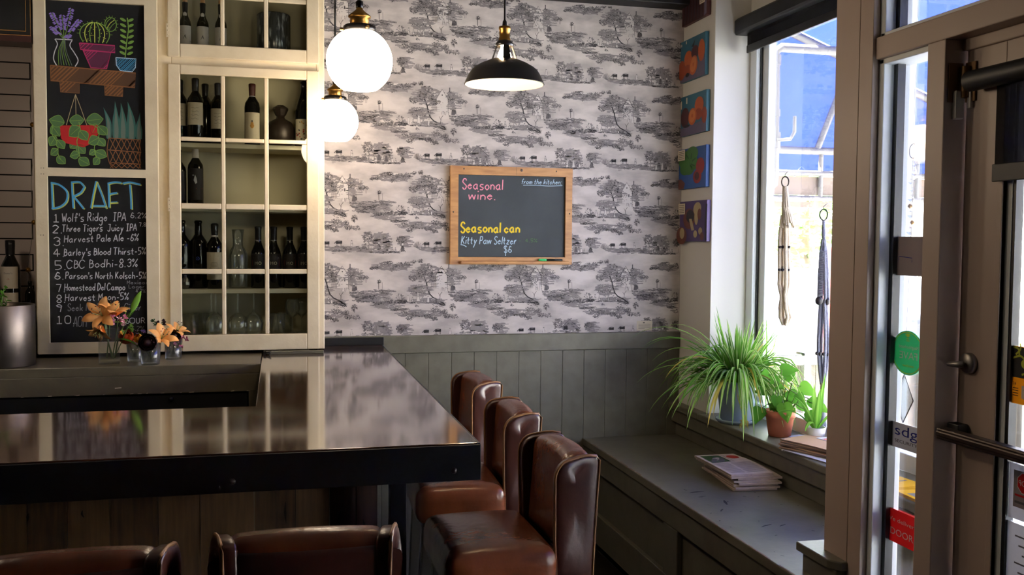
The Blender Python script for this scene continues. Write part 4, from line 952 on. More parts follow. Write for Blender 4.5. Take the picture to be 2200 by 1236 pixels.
# ================================================================== BOTTLES AND GLASSES
PROF = {'bordeaux': [(0, 0), (.034, 0), (.0365, .004), (.0365, .185), (.034, .205), (.022, .225), (.0145, .238), (.0135, .285), (.0155, .288), (.0155, .296), (.011, .3)],
        'burgundy': [(0, 0), (.037, 0), (.040, .004), (.040, .15), (.036, .185), (.024, .225), (.016, .25), (.0135, .285), (.0155, .288), (.0155, .296), (.011, .3)],
        'madeira': [(0, 0), (.034, 0), (.036, .004), (.036, .16), (.033, .18), (.018, .215), (.0145, .235), (.0145, .285), (.016, .29), (.016, .298), (.012, .3)],
        'whisky': [(0, 0), (.036, 0), (.040, .004), (.041, .03), (.040, .16), (.036, .19), (.022, .222), (.0165, .235), (.0165, .275), (.018, .28), (.018, .3), (.014, .302)]}
def bottle(label, x, y, z, h=0.3, kind='bordeaux', r=1.0, glass_='wine', lab=None, cap=None, cork=False, group=None, cat='bottle', name='wine_bottle'):
    """lab = (bottom, top, colour, marks, half angle); heights as a share of h"""
    t = thing(name, label, cat, (x, y, z), group); k = h/0.3; pr = [(a*r*k, c*k) for a, c in PROF[kind]]
    b = MB(); b.lathe(pr, (x, y, z), 28); b.build('body', glass_, t)
    if lab:
        for li, (z0, z1, colr, marks, ha) in enumerate(lab if isinstance(lab, list) else [lab]):
            R_ = max(a for a, c in pr)+0.0006; b = MB(); u0 = -ha; W_ = 2*ha*R_
            fn = lambda u, v, l: (x+(R_+l)*math.sin(u/R_), y-(R_+l)*math.cos(u/R_), z+v)
            n = 14; vs = [fn(R_*(u0+2*ha*i/n), vv*h, 0) for vv in (z0, z1) for i in range(n+1)]
            b.add(vs, [(i, i+1, n+2+i, n+1+i) for i in range(n)], 0, True)
            pn = Pen(b, fn, 0.0004); hh = (z1-z0)*h; yb = z0*h
            if marks == 'script':
                for q in range(4): pn.stroke([(-W_*.2+W_*.1*i, yb+hh*(0.75-0.16*q)+0.0025*math.sin(i*2.3+q)) for i in range(5)], 0.0011, 1)
                pn.stroke([(-W_*.28, yb+hh*.08), (W_*.28, yb+hh*.08)], 0.0015, 1)
            elif marks == 'view':
                pn.fill([(-W_*.4, yb+hh*.2), (-W_*.1, yb+hh*.32), (W_*.02, yb+hh*.55), (W_*.1, yb+hh*.34), (W_*.4, yb+hh*.24), (W_*.4, yb+hh*.16), (-W_*.4, yb+hh*.16)], 1)
                for q in range(3): pn.stroke([(-W_*.3, yb+hh*(.68+.1*q)), (W_*.3, yb+hh*(.68+.1*q))], 0.001, 1)
            elif marks == 'crest':
                pn.ell(0, yb+hh*.6, 0.007, 0.012, 2); pn.ell(0, yb+hh*.7, 0.004, 0.005, 1); pn.ell(-0.004, yb+hh*.52, 0.004, 0.009, 2, 0.5); pn.ell(0.004, yb+hh*.52, 0.004, 0.009, 2, -0.5)
                pn.stroke([(-W_*.32, yb+hh*.9), (W_*.32, yb+hh*.9)], 0.0022, 2)
                for q in (.34, .26, .12): pn.stroke([(-W_*.25, yb+hh*q), (W_*.25, yb+hh*q)], 0.0012, 1)
            elif marks == 'floral':
                rr = random.Random(2)
                for _ in range(30): pn.ell(rr.uniform(-W_*.42, W_*.42), yb+hh*rr.uniform(.12, .88), rr.uniform(.002, .006), rr.uniform(.002, .005), rr.choice((1, 2, 2, 3)), rr.uniform(0, 3))
                pn.ell(0, yb+hh*.5, 0.010, 0.012, 0)
            elif marks == 'blot':
                pn.fill([(-.006, yb+hh*.62), (.0, yb+hh*.8), (.006, yb+hh*.7), (.009, yb+hh*.55), (.002, yb+hh*.5)], 1); pn.ell(-.008, yb+hh*.78, .003, .003, 1); pn.stroke([(-.012, yb+hh*.45), (.012, yb+hh*.45)], .0009, 2); pn.stroke([(.004, yb+hh*.36), (W_*.4, yb+hh*.36)], .004, 3)
            elif marks == 'redband':
                pn.fill([(-W_*.36, yb+hh*.38), (W_*.36, yb+hh*.38), (W_*.36, yb+hh*.66), (-W_*.36, yb+hh*.66)], 1)
                pn.stroke([(-.014, yb+hh*.44), (-.014, yb+hh*.6), (-.009, yb+hh*.52), (-.004, yb+hh*.6), (-.004, yb+hh*.44)], .0018, 2, sm=False); pn.ring(.008, yb+hh*.52, .006, .006, .0018, 2)
                for q in (.18, .8): pn.stroke([(-W_*.3, yb+hh*q), (W_*.3, yb+hh*q)], .0012, 2)
            elif marks == 'etching':
                for q in range(7): pn.stroke([(-W_*.32+0.002*q, yb+hh*(.3+.05*q)), (0, yb+hh*(.33+.05*q)), (W_*.32-0.002*q, yb+hh*(.3+.05*q))], .0011, 1)
                pn.stroke([(-W_*.2, yb+hh*.86), (W_*.2, yb+hh*.86)], .002, 1); pn.stroke([(-W_*.3, yb+hh*.12), (W_*.3, yb+hh*.12)], .0012, 1)
            elif marks == 'dewars':
                print_text(pn, "Dewar's", 0, yb+hh*.66, .0085, 1, width=.034); print_text(pn, '-12-', 0, yb+hh*.4, .007, 2, width=.014)
                for q in (.2, .12): pn.stroke([(-W_*.24, yb+hh*q), (W_*.24, yb+hh*q)], .0012, 1)
            elif marks == 'lines':
                for q in (.7, .5, .3): pn.stroke([(-W_*.34, yb+hh*q), (W_*.34, yb+hh*q)], .0013, 1)
            elif marks == 'bluemark': pn.ring(0, yb+hh*.5, .007, .007, .002, 1); pn.stroke([(-.004, yb+hh*.4), (.004, yb+hh*.6)], .002, 1)
            mats = {'floral': [colr, 'print', 'red', 'gold'], 'blot': [colr, 'chalk_w', 'print', 'red'], 'redband': [colr, 'red', 'label'], 'crest': [colr, 'print', 'gold'], 'dewars': [colr, 'print', 'red'], 'bluemark': [colr, 'blue']}.get(marks, [colr, 'print'])
            b.build('label', mats, t)
    if cap:                                       # (bottom share, colour)
        b = MB(); nk = [(a*1.06+0.0003, c) for a, c in pr if c >= cap[0]*h-1e-6]
        b.lathe([(nk[0][0], cap[0]*h)]+nk[1:]+[(0, h*1.003)], (x, y, z), 24); c_ = b.build('capsule', cap[1], t)
        if len(cap) > 2: b = MB(); b.lathe([(0.0145*k*r, cap[0]*h-0.012), (0.0150*k*r, cap[0]*h)], (x, y, z), 20); b.build('neck_band', cap[2], t)
    if cork: b = MB(); b.lathe([(.0095, h*.985), (.0105, h*1.0), (.0105, h*1.075), (.008, h*1.08), (0, h*1.08)], (x, y, z), 16); b.build('cork', 'cork', t)
    return t
GM = 'corked bottles with landscape labels on the top shelf'
LM = [(0.10, 0.50, 'labelw', 'view', 1.25), ]
for i, (x, lb) in enumerate(((-0.401, 'corked white-labelled bottle on the top shelf, nearest the chalkboard sash'), (-0.325, 'corked white-labelled bottle on the top shelf, middle of its three'), (-0.246, 'corked white-labelled bottle on the top shelf, half behind a glazing bar'))):
    t = bottle(lb, x, 4.60, 2.44, 0.218, 'madeira', 1.02, 'olive_glass', LM, (0.80, 'capsule'), True, GM)
    b = MB(); b.ball((x, 4.60-0.0115, 2.44+0.218*0.74), (0.0085, 0.003, 0.011), 12, 8); b.build('neck_seal', 'labelw', t)
t = thing('ribbed_vase', 'wide smoked ribbed glass vase on the top cabinet shelf', 'vase', (-0.012, 4.62, 2.44))
b = MB(); b.lathe([(0, 0), (.070, 0), (.075, .006), (.075, .185), (.071, .19), (.068, .185), (.068, .02), (0, .02)], (-0.012, 4.62, 2.44), 96, wave=lambda a, z: 0.012*math.sin(a*30)); b.build('body', 'smoke', t)
G1 = 'cream-labelled wine bottles on the second shelf'
LS = (0.28, 0.62, 'label', 'script', 1.1)
bottle('dark cream-labelled wine bottle, mostly hidden by the door edge, second shelf', -0.427, 4.60, 2.018, 0.292, lab=LS, cap=(0.80, 'capsule'), group=G1)
bottle('dark cream-labelled wine bottle standing nearest the glass, second shelf', -0.356, 4.56, 2.018, 0.295, lab=LS, cap=(0.80, 'capsule'), group=G1)
bottle('plain dark wine bottle hidden behind the tall cream-labelled one, second shelf', -0.322, 4.68, 2.018, 0.29, cap=(0.80, 'capsule'), group=G1)
bottle('cream-labelled wine bottle cut by the glazing bar, second shelf', -0.262, 4.62, 2.018, 0.287, lab=(0.26, 0.58, 'label', 'script', 1.1), cap=(0.80, 'capsule'), group=G1)
bottle('wine bottle with gold crest label and oxblood capsule', -0.11, 4.60, 2.018, 0.288, lab=(0.06, 0.53, 'label', 'crest', 1.2), cap=(0.80, 'capr', 'labelw'))
t = thing('round_flask', 'squat dark round flask with flared stopper beside the crest-labelled bottle', 'flask', (0.017, 4.63, 2.018))
b = MB(); b.lathe([(0, 0), (.04, 0), (.058, .02), (.066, .055), (.064, .09), (.052, .118), (.022, .135), (.018, .145)], (0.017, 4.63, 2.018), 36); b.build('body', 'bronze', t)
b = MB(); b.lathe([(.018, .145), (.024, .152), (.036, .178), (.034, .186), (.016, .198), (0, .20)], (0.017, 4.63, 2.018), 8, smooth=False); b.build('stopper', 'bronze', t)
bottle('dark bottle with red floral label at the cabinet edge, second shelf', 0.124, 4.60, 2.018, 0.31, 'burgundy', lab=(0.08, 0.42, 'label', 'floral', 1.2))
bottle('dark wine bottle with white capsule and black label, third shelf', -0.361, 4.60, 1.732, 0.285, lab=(0.12, 0.62, 'labeld', 'blot', 1.2), cap=(0.79, 'labelw'))
bottle('dark wine bottle mostly hidden by the door edge, third shelf', -0.433, 4.60, 1.732, 0.262, lab=(0.12, 0.62, 'labeld', 'blot', 1.2))
G2 = 'large dark bottles with blue marks on the fourth shelf'
bottle('dark bottle with blue mark half hidden by the door edge, fourth shelf', -0.424, 4.60, 1.362, 0.312, r=1.1, lab=(0.36, 0.52, 'wine', 'bluemark', 0.6), group=G2)
bottle('dark bottle with blue mark and tall neck, beside the cream-labelled one', -0.352, 4.61, 1.362, 0.312, r=1.1, lab=(0.36, 0.52, 'wine', 'bluemark', 0.6), group=G2)
bottle('dark wine bottle with tall cream label above the upturned glasses', -0.278, 4.57, 1.362, 0.298, lab=(0.14, 0.56, 'label', 'etching', 1.15), cap=(0.82, 'capsule', 'labelw'))
GR = 'red-labelled bottles on the fourth shelf'
for x, lb in ((-0.086, 'red-labelled dark bottle on the fourth shelf, nearest the carafe'), (-0.016, 'red-labelled dark bottle on the fourth shelf, second from the carafe'), (0.057, 'red-labelled dark bottle on the fourth shelf, third from the carafe'), (0.122, 'red-labelled dark bottle on the fourth shelf, farthest from the carafe')):
    bottle(lb, x, 4.60, 1.362, 0.287, 'madeira', 0.98, lab=(0.24, 0.56, 'labeld', 'redband', 1.15), cap=(0.78, 'capsule', 'labelw'), group=GR)
def glassware(name, label, cat, x, y, z, pr, group=None, parts=(('bowl', 0, 99),), m='clear_c'):
    t = thing(name, label, cat, (x, y, z), group)
    for nm, i, j in parts: b = MB(); b.lathe(pr[i:j], (x, y, z), 28); b.build(nm, m, t)
    return t
glassware('carafe', 'clear glass carafe on the fourth shelf beside red-labelled bottles', 'carafe', -0.177, 4.60, 1.362, [(0, .004), (.040, 0), (.043, .01), (.044, .15), (.036, .175), (.024, .195), (.023, .22), (.028, .272), (.026, .272), (.021, .22), (.022, .196), (.034, .174), (.041, .15), (.040, .012), (0, .010)], parts=(('body', 0, 99),))
t = thing('silver_bauble', 'small silver faceted bauble at the edge of the fourth shelf', 'ornament', (-0.405, 4.545, 1.362))
b = MB(); b.lathe([(0, 0), (.012, .002), (.020, .018), (.020, .032), (.012, .048), (.006, .054), (.006, .062), (0, .064)], (-0.405, 4.545, 1.362), 14, smooth=False, wave=lambda a, z: 0.06*math.sin(a*7+z*300)); b.build('body', 'alu', t)
UP = [(.034, .205), (.033, .2), (.004, .192), (.0035, .12), (.010, .105), (.036, .085), (.046, .055), (.042, .02), (.034, .0), (.033, .0), (.041, .02), (.0445, .055), (.035, .083), (.009, .102)]
GG = 'upturned wine glasses on the bottom shelf'
for x, y, lb in ((-0.275, 4.57, 'upturned wine glass nearest the left glazing bar, bottom shelf'), (-0.30, 4.67, 'upturned wine glass behind another by the left glazing bar, bottom shelf'), (-0.178, 4.58, 'upturned wine glass in the middle of the bottom shelf'), (-0.108, 4.60, 'upturned wine glass nearest the right glazing bar, bottom shelf')):
    glassware('wine_glass', lb, 'wine glass', x, y, 1.145, UP if x > -0.29 else UP, GG, (('foot', 0, 3), ('stem', 2, 4), ('bowl', 3, 99)))
TU = [(0, .006), (.028, .002), (.031, .0), (.036, .085), (.0345, .085), (.0295, .008), (0, .009)]
GT = 'small clear tumblers on the bottom shelf'
for x, y, lb in ((-0.385, 4.58, 'clear tumbler alone near the door edge, bottom shelf'), (-0.345, 4.66, 'clear tumbler behind another near the door edge, bottom shelf'), (0.0, 4.58, 'clear tumbler beside the last glazing bar, bottom shelf'), (0.035, 4.65, 'clear tumbler standing behind its neighbour, bottom shelf')):
    glassware('tumbler', lb, 'tumbler', x, y, 1.145, [(a, c*1.15) for a, c in TU], GT)
for x, y, lb in ((0.068, 4.58, 'upright stemmed glass on the bottom shelf beside the tumblers'), (0.112, 4.63, 'upright stemmed glass deepest in the cabinet corner, bottom shelf')):
    glassware('stemmed_glass', lb, 'wine glass', x, y, 1.145, [(a*.75, .165-c*.8) for a, c in UP], 'upright stemmed glasses on the bottom shelf', (('foot', 0, 3), ('stem', 2, 4), ('bowl', 3, 99)))
# bottles on a raised step behind the bucket
t = thing('bottle_riser', 'black stepped riser on the back counter behind the steel bucket', 'riser', (-1.6, 4.64, BZ)); b = MB(); b.box(-2.4, -1.02, 4.50, 4.76, BZ, 1.275); b.build('step', 'black', t, bevel=0.003)
bottle('whisky bottle with cream label standing behind the steel bucket', -1.140, 4.60, 1.275, 0.30, 'whisky', 1.02, 'wine', [(0.30, 0.62, 'label', 'dewars', 1.0), (0.08, 0.24, 'label', 'lines', 1.0)], (0.79, 'capsule'), cat='bottle', name='whisky_bottle')
bottle('short dark green bottle cut by the picture edge behind the bucket', -1.185, 4.53, 1.275, 0.16, 'whisky', 1.1, 'olive_glass', name='liqueur_bottle')
t = bottle('squat dark bottle with black pourer beside the whisky bottle', -1.062, 4.60, 1.275, 0.12, 'whisky', 1.3, 'wine', name='bitters_bottle')
b = MB(); b.tube([(-1.062, 4.60, 1.39), (-1.062, 4.60, 1.402), (-1.060, 4.595, 1.42), (-1.064, 4.585, 1.44)], [.006, .005, .003, .003], 8); b.build('pourer', 'steel', t)
# ================================================================== ON THE BACK COUNTER
t = thing('steel_bucket', 'brushed steel wine bucket on the back counter, cut by the left picture edge', 'bucket', (-1.085, 4.225, BZ))
BK = (-1.085, 4.225, BZ)
b = MB(); b.lathe([(0, 0), (.122, 0), (.125, .004), (.125, .246), (.123, .249), (.121, .246), (.121, .01), (0, .01)], BK, 56); b.build('body', 'steel', t)
t = thing('herb_bunch', 'leafy green herb sprigs rising from the steel bucket', 'herbs', (-1.12, 4.23, BZ+0.02))
rs = random.Random(9); bs, bl = MB(), MB()
for k in range(9):
    a = rs.uniform(0, 2*PI); r0 = rs.uniform(0, .04); tip = Vector((-1.135+rs.uniform(-.06, .07), 4.23+rs.uniform(-.05, .05), BZ+rs.uniform(.27, .315)))
    base = Vector((-1.12+r0*math.cos(a), 4.23+r0*math.sin(a), BZ+.02)); bs.tube([base, base.lerp(tip, .6)+Vector((.004, 0, 0)), tip], .0018, 5)
    for q in range(11):
        p = base.lerp(tip, rs.uniform(.72, 1.04)); d = Vector((rs.uniform(-1, 1), rs.uniform(-1, 1), rs.uniform(-.2, .8))).normalized(); R = frame_to(d, rs.uniform(0, 6))
        bl.grid(2, 3, lambda u, v: p + R @ Vector(((u-.5)*.014*math.sin(PI*min(.98, v+.08)), .003*abs(u-.5), v*.022)))
bs.build('stems', 'stem', t); bl.build('leaves', 'leaf', t)
# glass vases
def square_vase(label, cx, cy, s, h, rz):
    t = thing('square_vase', label, 'vase', (cx, cy, BZ)); b = MB(); R = Matrix.Rotation(rz, 3, 'Z'); o = s/2; i = o-.004; C_ = Vector((cx, cy, BZ))
    def ring(q, z): return [C_ + R @ Vector((x*q, y*q, z)) for x, y in ((-1, -1), (1, -1), (1, 1), (-1, 1))]
    rings = [ring(o, 0), ring(o, h), ring(i, h), ring(i, .012)]; vs = sum(rings, [])
    fs = [(0, 3, 2, 1), (12, 13, 14, 15)]+[(j*4+k, j*4+(k+1) % 4, (j+1)*4+(k+1) % 4, (j+1)*4+k) for j in range(3) for k in range(4)]
    b.add(vs, fs); b.build('body', 'vase', t, bevel=.0015); return t
square_vase('tall square glass vase holding peach lilies', -0.678, 4.225, .082, .148, math.radians(8))
def tumbler_vase(label, cx, cy, r, h):
    t = thing('glass_tumbler', label, 'vase', (cx, cy, BZ)); b = MB(); b.lathe([(0, 0), (r*.82, 0), (r*.86, .004), (r, h), (r*.94, h), (r*.8, .012), (0, .011)], (cx, cy, BZ), 28); b.build('body', 'vase', t)
tumbler_vase('small glass tumbler with orange ranunculus between the square vase and maroon flower', -0.583, 4.27, .036, .085)
tumbler_vase('small glass tumbler in front holding the big maroon ranunculus', -0.510, 4.165, .042, .092)
tumbler_vase('small glass tumbler at the back right holding pink and maroon flowers', -0.437, 4.33, .038, .092)
def petal(b, base, d, L, W, curl, roll=0, m=0, nu=4, nv=8, cup=.3):
    """petal from base along d, curling away from the flower axis"""
    R = frame_to(d, roll)
    def fn(u, v):
        s_ = (u-.5)*2; wd = W*math.sin(PI*min(.97, .06+v*.93))**.7; a = curl*v
        z = L*(math.sin(a)/curl if abs(curl) > 1e-4 else v); y = L*((1-math.cos(a))/curl if abs(curl) > 1e-4 else 0)
        return base + R @ Vector((s_*wd/2, y+cup*wd*(1-s_*s_)*-.35, z))
    b.grid(nu, nv, fn, m)
def lily(label, c, d, L, foot, roll=0.0, openness=.75):
    L *= 1.18
    c = Vector(c); d = Vector(d).normalized(); t = thing('lily', label, 'flower', foot, 'lilies in the glass vases'); A = frame_to(d, roll)
    b = MB()
    for k in range(6):
        a = k*PI/3+.2; q = openness*(1 if k % 2 else .85); dd = A @ Vector((math.cos(a)*math.sin(q), math.sin(a)*math.sin(q), math.cos(q))); out = A @ Vector((math.cos(a), math.sin(a), 0))
        z = dd; y = (out-dd*out.dot(dd)).normalized(); x = y.cross(z); R = Matrix((x, y, z)).transposed()
        W_ = L*(.46 if k % 2 else .36); curl = 1.25
        def fn(u, v, R=R, W_=W_):
            s_ = (u-.5)*2; wd = W_*math.sin(PI*min(.98, .05+v*.93))**.75; an = curl*v*v
            return c + R @ Vector((s_*wd/2, L*.42*(1-math.cos(an))-.25*wd*(1-s_*s_)*(-1 if False else 1)*.5, L*v*(1-.16*v*v)))
        b.grid(4, 9, fn)
    b.build('petals', 'peach', t)
    b = MB(); bb = MB()
    for k in range(6):
        a = k*PI/3+.5; e = c + A @ Vector((math.cos(a)*L*.2, math.sin(a)*L*.2, L*.72)); b.tube([c, c.lerp(e, .6)+d*L*.05, e], L*.012, 5); bb.ball(e, (L*.02, L*.02, L*.055), 6, 5, R=frame_to(A @ Vector((math.sin(a), -math.cos(a), .3))))
    b.build('stamens', 'leaf_p', t); bb.build('anthers', 'anther', t)
    b = MB(); f = Vector(foot); b.tube([c+d*L*.05, c-d*L*.3, f.lerp(c, .55)+Vector((0, 0, .005)), f], [L*.06, L*.05, .0028, .0026], 7); b.build('stem', 'stem', t)
lily('peach lily on the upper left of the square vase, facing forward', (-0.700, 4.215, 1.268), (-.25, -.85, .4), .078, (-.67, 4.23, BZ+.02), .2, .95)
lily('peach lily at the top of the square vase, opening upward', (-0.672, 4.235, 1.258), (.28, -.25, .9), .082, (-.69, 4.235, BZ+.02), .5, .62)
lily('peach lily drooping over the left rim of the square vase', (-0.700, 4.195, 1.232), (-.25, -.55, -.75), .066, (-.662, 4.215, BZ+.025), .1, .55)
lily('peach lily behind the big maroon ranunculus', (-0.472, 4.205, 1.168), (.3, -.6, .55), .068, (-.505, 4.17, BZ+.02), .4, .85)
lily('peach lily above the back right tumbler', (-0.425, 4.325, 1.182), (.35, -.25, .8), .058, (-.44, 4.335, BZ+.02), .9, .9)
t = thing('lily_bud', 'closed green lily bud with long leaves leaning right from the square vase', 'flower', (-.66, 4.24, BZ+.02))
b = MB(); p0, p1 = Vector((-.592, 4.25, 1.285)), Vector((-.556, 4.25, 1.368)); R = frame_to(p1-p0)
b.lathe([(.003, -.004), (.010, .008), (.0135, .03), (.0125, .055), (.007, .078), (.001, .091)], p0, 12, R=R, wave=lambda a, z: .08*math.cos(3*a)); b.build('bud', 'leaf_l', t)
b = MB(); b.tube([p0, (-.612, 4.25, 1.25), (-.645, 4.245, 1.18), (-.66, 4.24, BZ+.02)], .003, 7); b.build('stem', 'stem', t)
b = MB()
petal(b, Vector((-.64, 4.245, 1.225)), (.45, 0, .9), .085, .022, .15, 0, cup=.4); petal(b, Vector((-.625, 4.25, 1.24)), (.6, -.1, .8), .07, .016, -.3, 1.2, cup=.4); petal(b, Vector((-.65, 4.22, 1.17)), (.8, -.4, .2), .09, .014, -1.0, .4); b.build('leaves', 'leaf', t)
def blossom_cluster(name, label, c, n, r, mats, foot, seed, group=None, drop=0.0):
    t = thing(name, label, 'flower', foot, group); rs = random.Random(seed); c = Vector(c); b = MB()
    for k in range(n):
        p = c+Vector((rs.uniform(-1, 1), rs.uniform(-1, .6), rs.uniform(-.8, .8)-drop*rs.random()))*r; d = (p-c+Vector((0, -.01, .006))).normalized()
        m_ = rs.randrange(len(mats)-1); A = frame_to(d)
        for q in range(5):
            a = q*2*PI/5; petal(b, p, A @ Vector((math.cos(a)*.75, math.sin(a)*.75, .66)), r*.62, r*.5, .5, a, m_, 3, 5)
        b.tube([p-d*r*.5, p], [.001, .003], 6, len(mats)-1)
    b.build('petals', mats, t)
    b = MB(); b.tube([c, c.lerp(Vector(foot), .5)+Vector((.004, 0, .004)), foot], .0022, 6); b.build('stem', 'stem', t)
blossom_cluster('freesia', 'pink freesia spray on the right of the peach lilies', (-0.640, 4.20, 1.248), 9, .026, ['pink', 'pinkp', 'leaf_l'], (-.668, 4.225, BZ+.02), 3)
blossom_cluster('freesia', 'yellow-green freesia buds hanging right of the square vase', (-0.605, 4.215, 1.218), 7, .020, ['leaf_l', 'yellow', 'stem'], (-.66, 4.215, BZ+.02), 5, drop=.6)
blossom_cluster('aster', 'pink aster hanging at the right end of the flower group', (-0.405, 4.32, 1.158), 9, .024, ['pink', 'pink', 'leaf'], (-.435, 4.33, BZ+.02), 8, drop=.4)
blossom_cluster('dark_sprig', 'thin dark sprig rising between the maroon flowers and the sash', (-0.490, 4.25, 1.225), 8, .022, ['maroon', 'leaf_d', 'stem'], (-.50, 4.175, BZ+.02), 12)
blossom_cluster('purple_sprig', 'small purple flowers behind the orange ranunculus', (-0.562, 4.29, 1.185), 6, .018, ['chalk_pur', 'maroon', 'stem'], (-.58, 4.275, BZ+.02), 14)
def ranunculus(label, c, d, r, m, foot):
    c = Vector(c); t = thing('ranunculus', label, 'flower', foot, 'ranunculus in the small tumblers'); A = frame_to(d); b = MB()
    for ly in range(6):
        k_ = 1-ly*.14; n = 7-ly//2
        for q in range(n):
            a = q*2*PI/n+ly*.5; op = .95-ly*.15; dd = A @ Vector((math.cos(a)*math.sin(op), math.sin(a)*math.sin(op), math.cos(op)))
            out = A @ Vector((math.cos(a), math.sin(a), 0)); y = (out-dd*out.dot(dd)).normalized(); x = y.cross(dd); R = Matrix((x, y, dd)).transposed(); L = r*1.12*k_
            def fn(u, v, R=R, L=L):
                s_ = (u-.5)*2; wd = L*1.05*math.sin(PI*min(.9, .12+v*.75))**.6
                return c - (A @ Vector((0, 0, r*.45))) + R @ Vector((s_*wd/2, L*.55*math.sin(v*2.2)-L*.18*s_*s_-L*.28*v*v*2, L*v*.98))
            b.grid(4, 5, fn)
    b.ball(c - (A @ Vector((0, 0, r*.1))), r*.42, 10, 8); b.build('petals', m, t)
    b = MB(); f = Vector(foot); k0 = c-(A @ Vector((0, 0, r*.4))); b.tube([k0, k0.lerp(f, .4)+Vector((0, .003, -.004)), f], .0024, 6); b.build('stem', 'stem', t)
ranunculus('big dark maroon ranunculus in the front tumbler', (-0.515, 4.125, 1.163), (0, -.95, .2), .044, 'maroon', (-.508, 4.165, BZ+.02))
ranunculus('orange ranunculus right beside the square vase', (-0.612, 4.23, 1.178), (-.2, -.7, .5), .036, 'orange', (-.585, 4.265, BZ+.02))
ranunculus('pale apricot ranunculus drooping next to the orange one', (-0.570, 4.25, 1.160), (.3, -.7, .3), .028, 'pinkp', (-.578, 4.275, BZ+.02))
ranunculus('dark maroon ranunculus in the back right tumbler', (-0.428, 4.305, 1.172), (.2, -.8, .3), .032, 'maroon', (-.44, 4.33, BZ+.025))
ranunculus('dark maroon ranunculus half hidden at the top behind the lily', (-0.480, 4.27, 1.19), (-.1, -.5, .8), .026, 'maroon', (-.445, 4.325, BZ+.03))
ranunculus('small yellow-orange ranunculus left of the big maroon one', (-0.556, 4.16, 1.178), (-.5, -.6, .3), .022, 'yellow', (-.515, 4.17, BZ+.03))
b = MB()
t = thing('leaf_stem', 'long curved dark leaf in the tumbler of orange ranunculus', 'leaf', (-.59, 4.265, BZ+.02))
b.tube([(-.60, 4.262, BZ+.02), (-.575, 4.25, 1.125), (-.553, 4.235, 1.165)], .002, 6); b.build('stem', 'stem', t)
b = MB(); petal(b, Vector((-.572, 4.235, 1.135)), (.4, -.2, .9), .09, .018, -.9, .3); b.build('blade', 'leaf', t)

# ================================================================== ON THE WALL
t = thing('school_slate', 'small chalkboard in a pine frame hanging on the toile wallpaper', 'chalkboard', (1.17, YW-0.02, 1.468))
x0, x1, z0, z1 = 0.846, 1.489, 1.470, 1.968; xi0, xi1, zi0, zi1 = 0.888, 1.452, 1.508, 1.924
b = MB(); b.box(xi0-.006, xi1+.006, YW-.016, YW-.008, zi0-.006, zi1+.006); bd = b.build('slate', 'slate', t)
b = MB(); b.box(x0, x1, YW-.030, YW-.003, zi1, z1); b.box(x0, x1, YW-.030, YW-.003, z0, zi0); b.box(x0+.001, xi0, YW-.029, YW-.003, zi0, zi1); b.box(xi1, x1-.001, YW-.029, YW-.003, zi0, zi1)
for (x, z) in ((.915, 1.953), (1.40, 1.952), (.862, 1.735), (1.474, 1.735)): b.ball((x, YW-.030, z), (.004, .0015, .004), 8, 6, 1)
pen = Pen(b, lambda u, v, l: (u, YW-.030-l, v), .0003); pen.stroke([(1.187, 1.968), (1.189, 1.926)], .0012, 1)
b.build('frame', ['pine', 'scuff'], t, bevel=.003)
b = MB(); b.box(xi0+.01, x1-.02, YW-.052, YW-.029, z0+.004, z0+.018); b.build('chalk_ledge', 'pine', t, bevel=.003)
b = MB(); b.lathe([(0, .004), (.006, .003), (.007, 0)], (1.215, YW-.030, 1.953), 12, R=Matrix.Rotation(PI/2, 3, 'X')); b.build('screw', 'steel', t)
CW2 = ['chalk_p', 'chalk_lb', 'chalk_yel', 'chalk_gd', 'chalk_w']
KS = (xi1-xi0)/1040
b = MB(); P_ = Pen(b, lambda u, v, l: (xi0+(u-245)*KS, YW-.016-l, zi1-(v-210)*(zi1-zi0)/812), .0004); rs = random.Random(6)
def fit_text(tx, x, y, h, w_, m, width, slant=0.0, rise=0.0, jit=.03):
    k = h/6.0; wd = sum(3.2 if c == ' ' else max(int(p[0]) for st_ in GLYPH[c].split(',') for p in st_.split())+1.5 for c in tx)*k
    P_.text(tx, x, y, h, w_, m, slant=slant, ax=width/wd, up=-1, rise=rise, jit=jit, rnd=rs)
fit_text('Seasonal', 280, 352, 100, 10, 0, 400, .05); fit_text('wine.', 345, 452, 95, 10, 0, 265, .05)
tag(b.build('chalk_heading', CW2, bd), 'pink chalk heading'); b = MB(); P_.mb = b
fit_text('from the kitchen:', 845, 288, 52, 5.5, 1, 405, .25, .01, .01); tag(b.build('chalk_heading', CW2, bd), 'pale blue chalk heading'); b = MB(); P_.mb = b
P_.stroke([(870, 300), (1000, 298), (1120, 303), (1258, 296)], 6, 1)
b.build('chalk_underline', CW2, bd); b = MB(); P_.mb = b
fit_text('Seasonal can', 268, 778, 100, 15, 2, 580, .03)
fit_text('Kitty Paw Seltzer', 272, 892, 76, 8, 1, 540, .12); fit_text('$6', 685, 975, 66, 7, 1, 85)
P_.stroke([(272, 900), (300, 905), (328, 922)], 8, 1)
fit_text('-  4.5%', 830, 870, 34, 5, 3, 190)
tag(b.build('chalk_lettering', CW2, bd), 'yellow and pale blue chalk writing')
t = thing('chalk_marker', 'black chalk marker with green cap lying on the slate ledge', 'marker', (1.37, YW-.04, 1.488))
b = MB(); R = Matrix.Rotation(PI/2, 3, 'Y'); b.lathe([(0, 0), (.0055, .001), (.0058, .083), (.004, .086), (0, .087)], (1.348, YW-.041, 1.4945), 14, R=R); b.build('barrel', 'black', t)
M['cap_green'] = mat('bright_green_plastic', (70, 200, 120), .4)
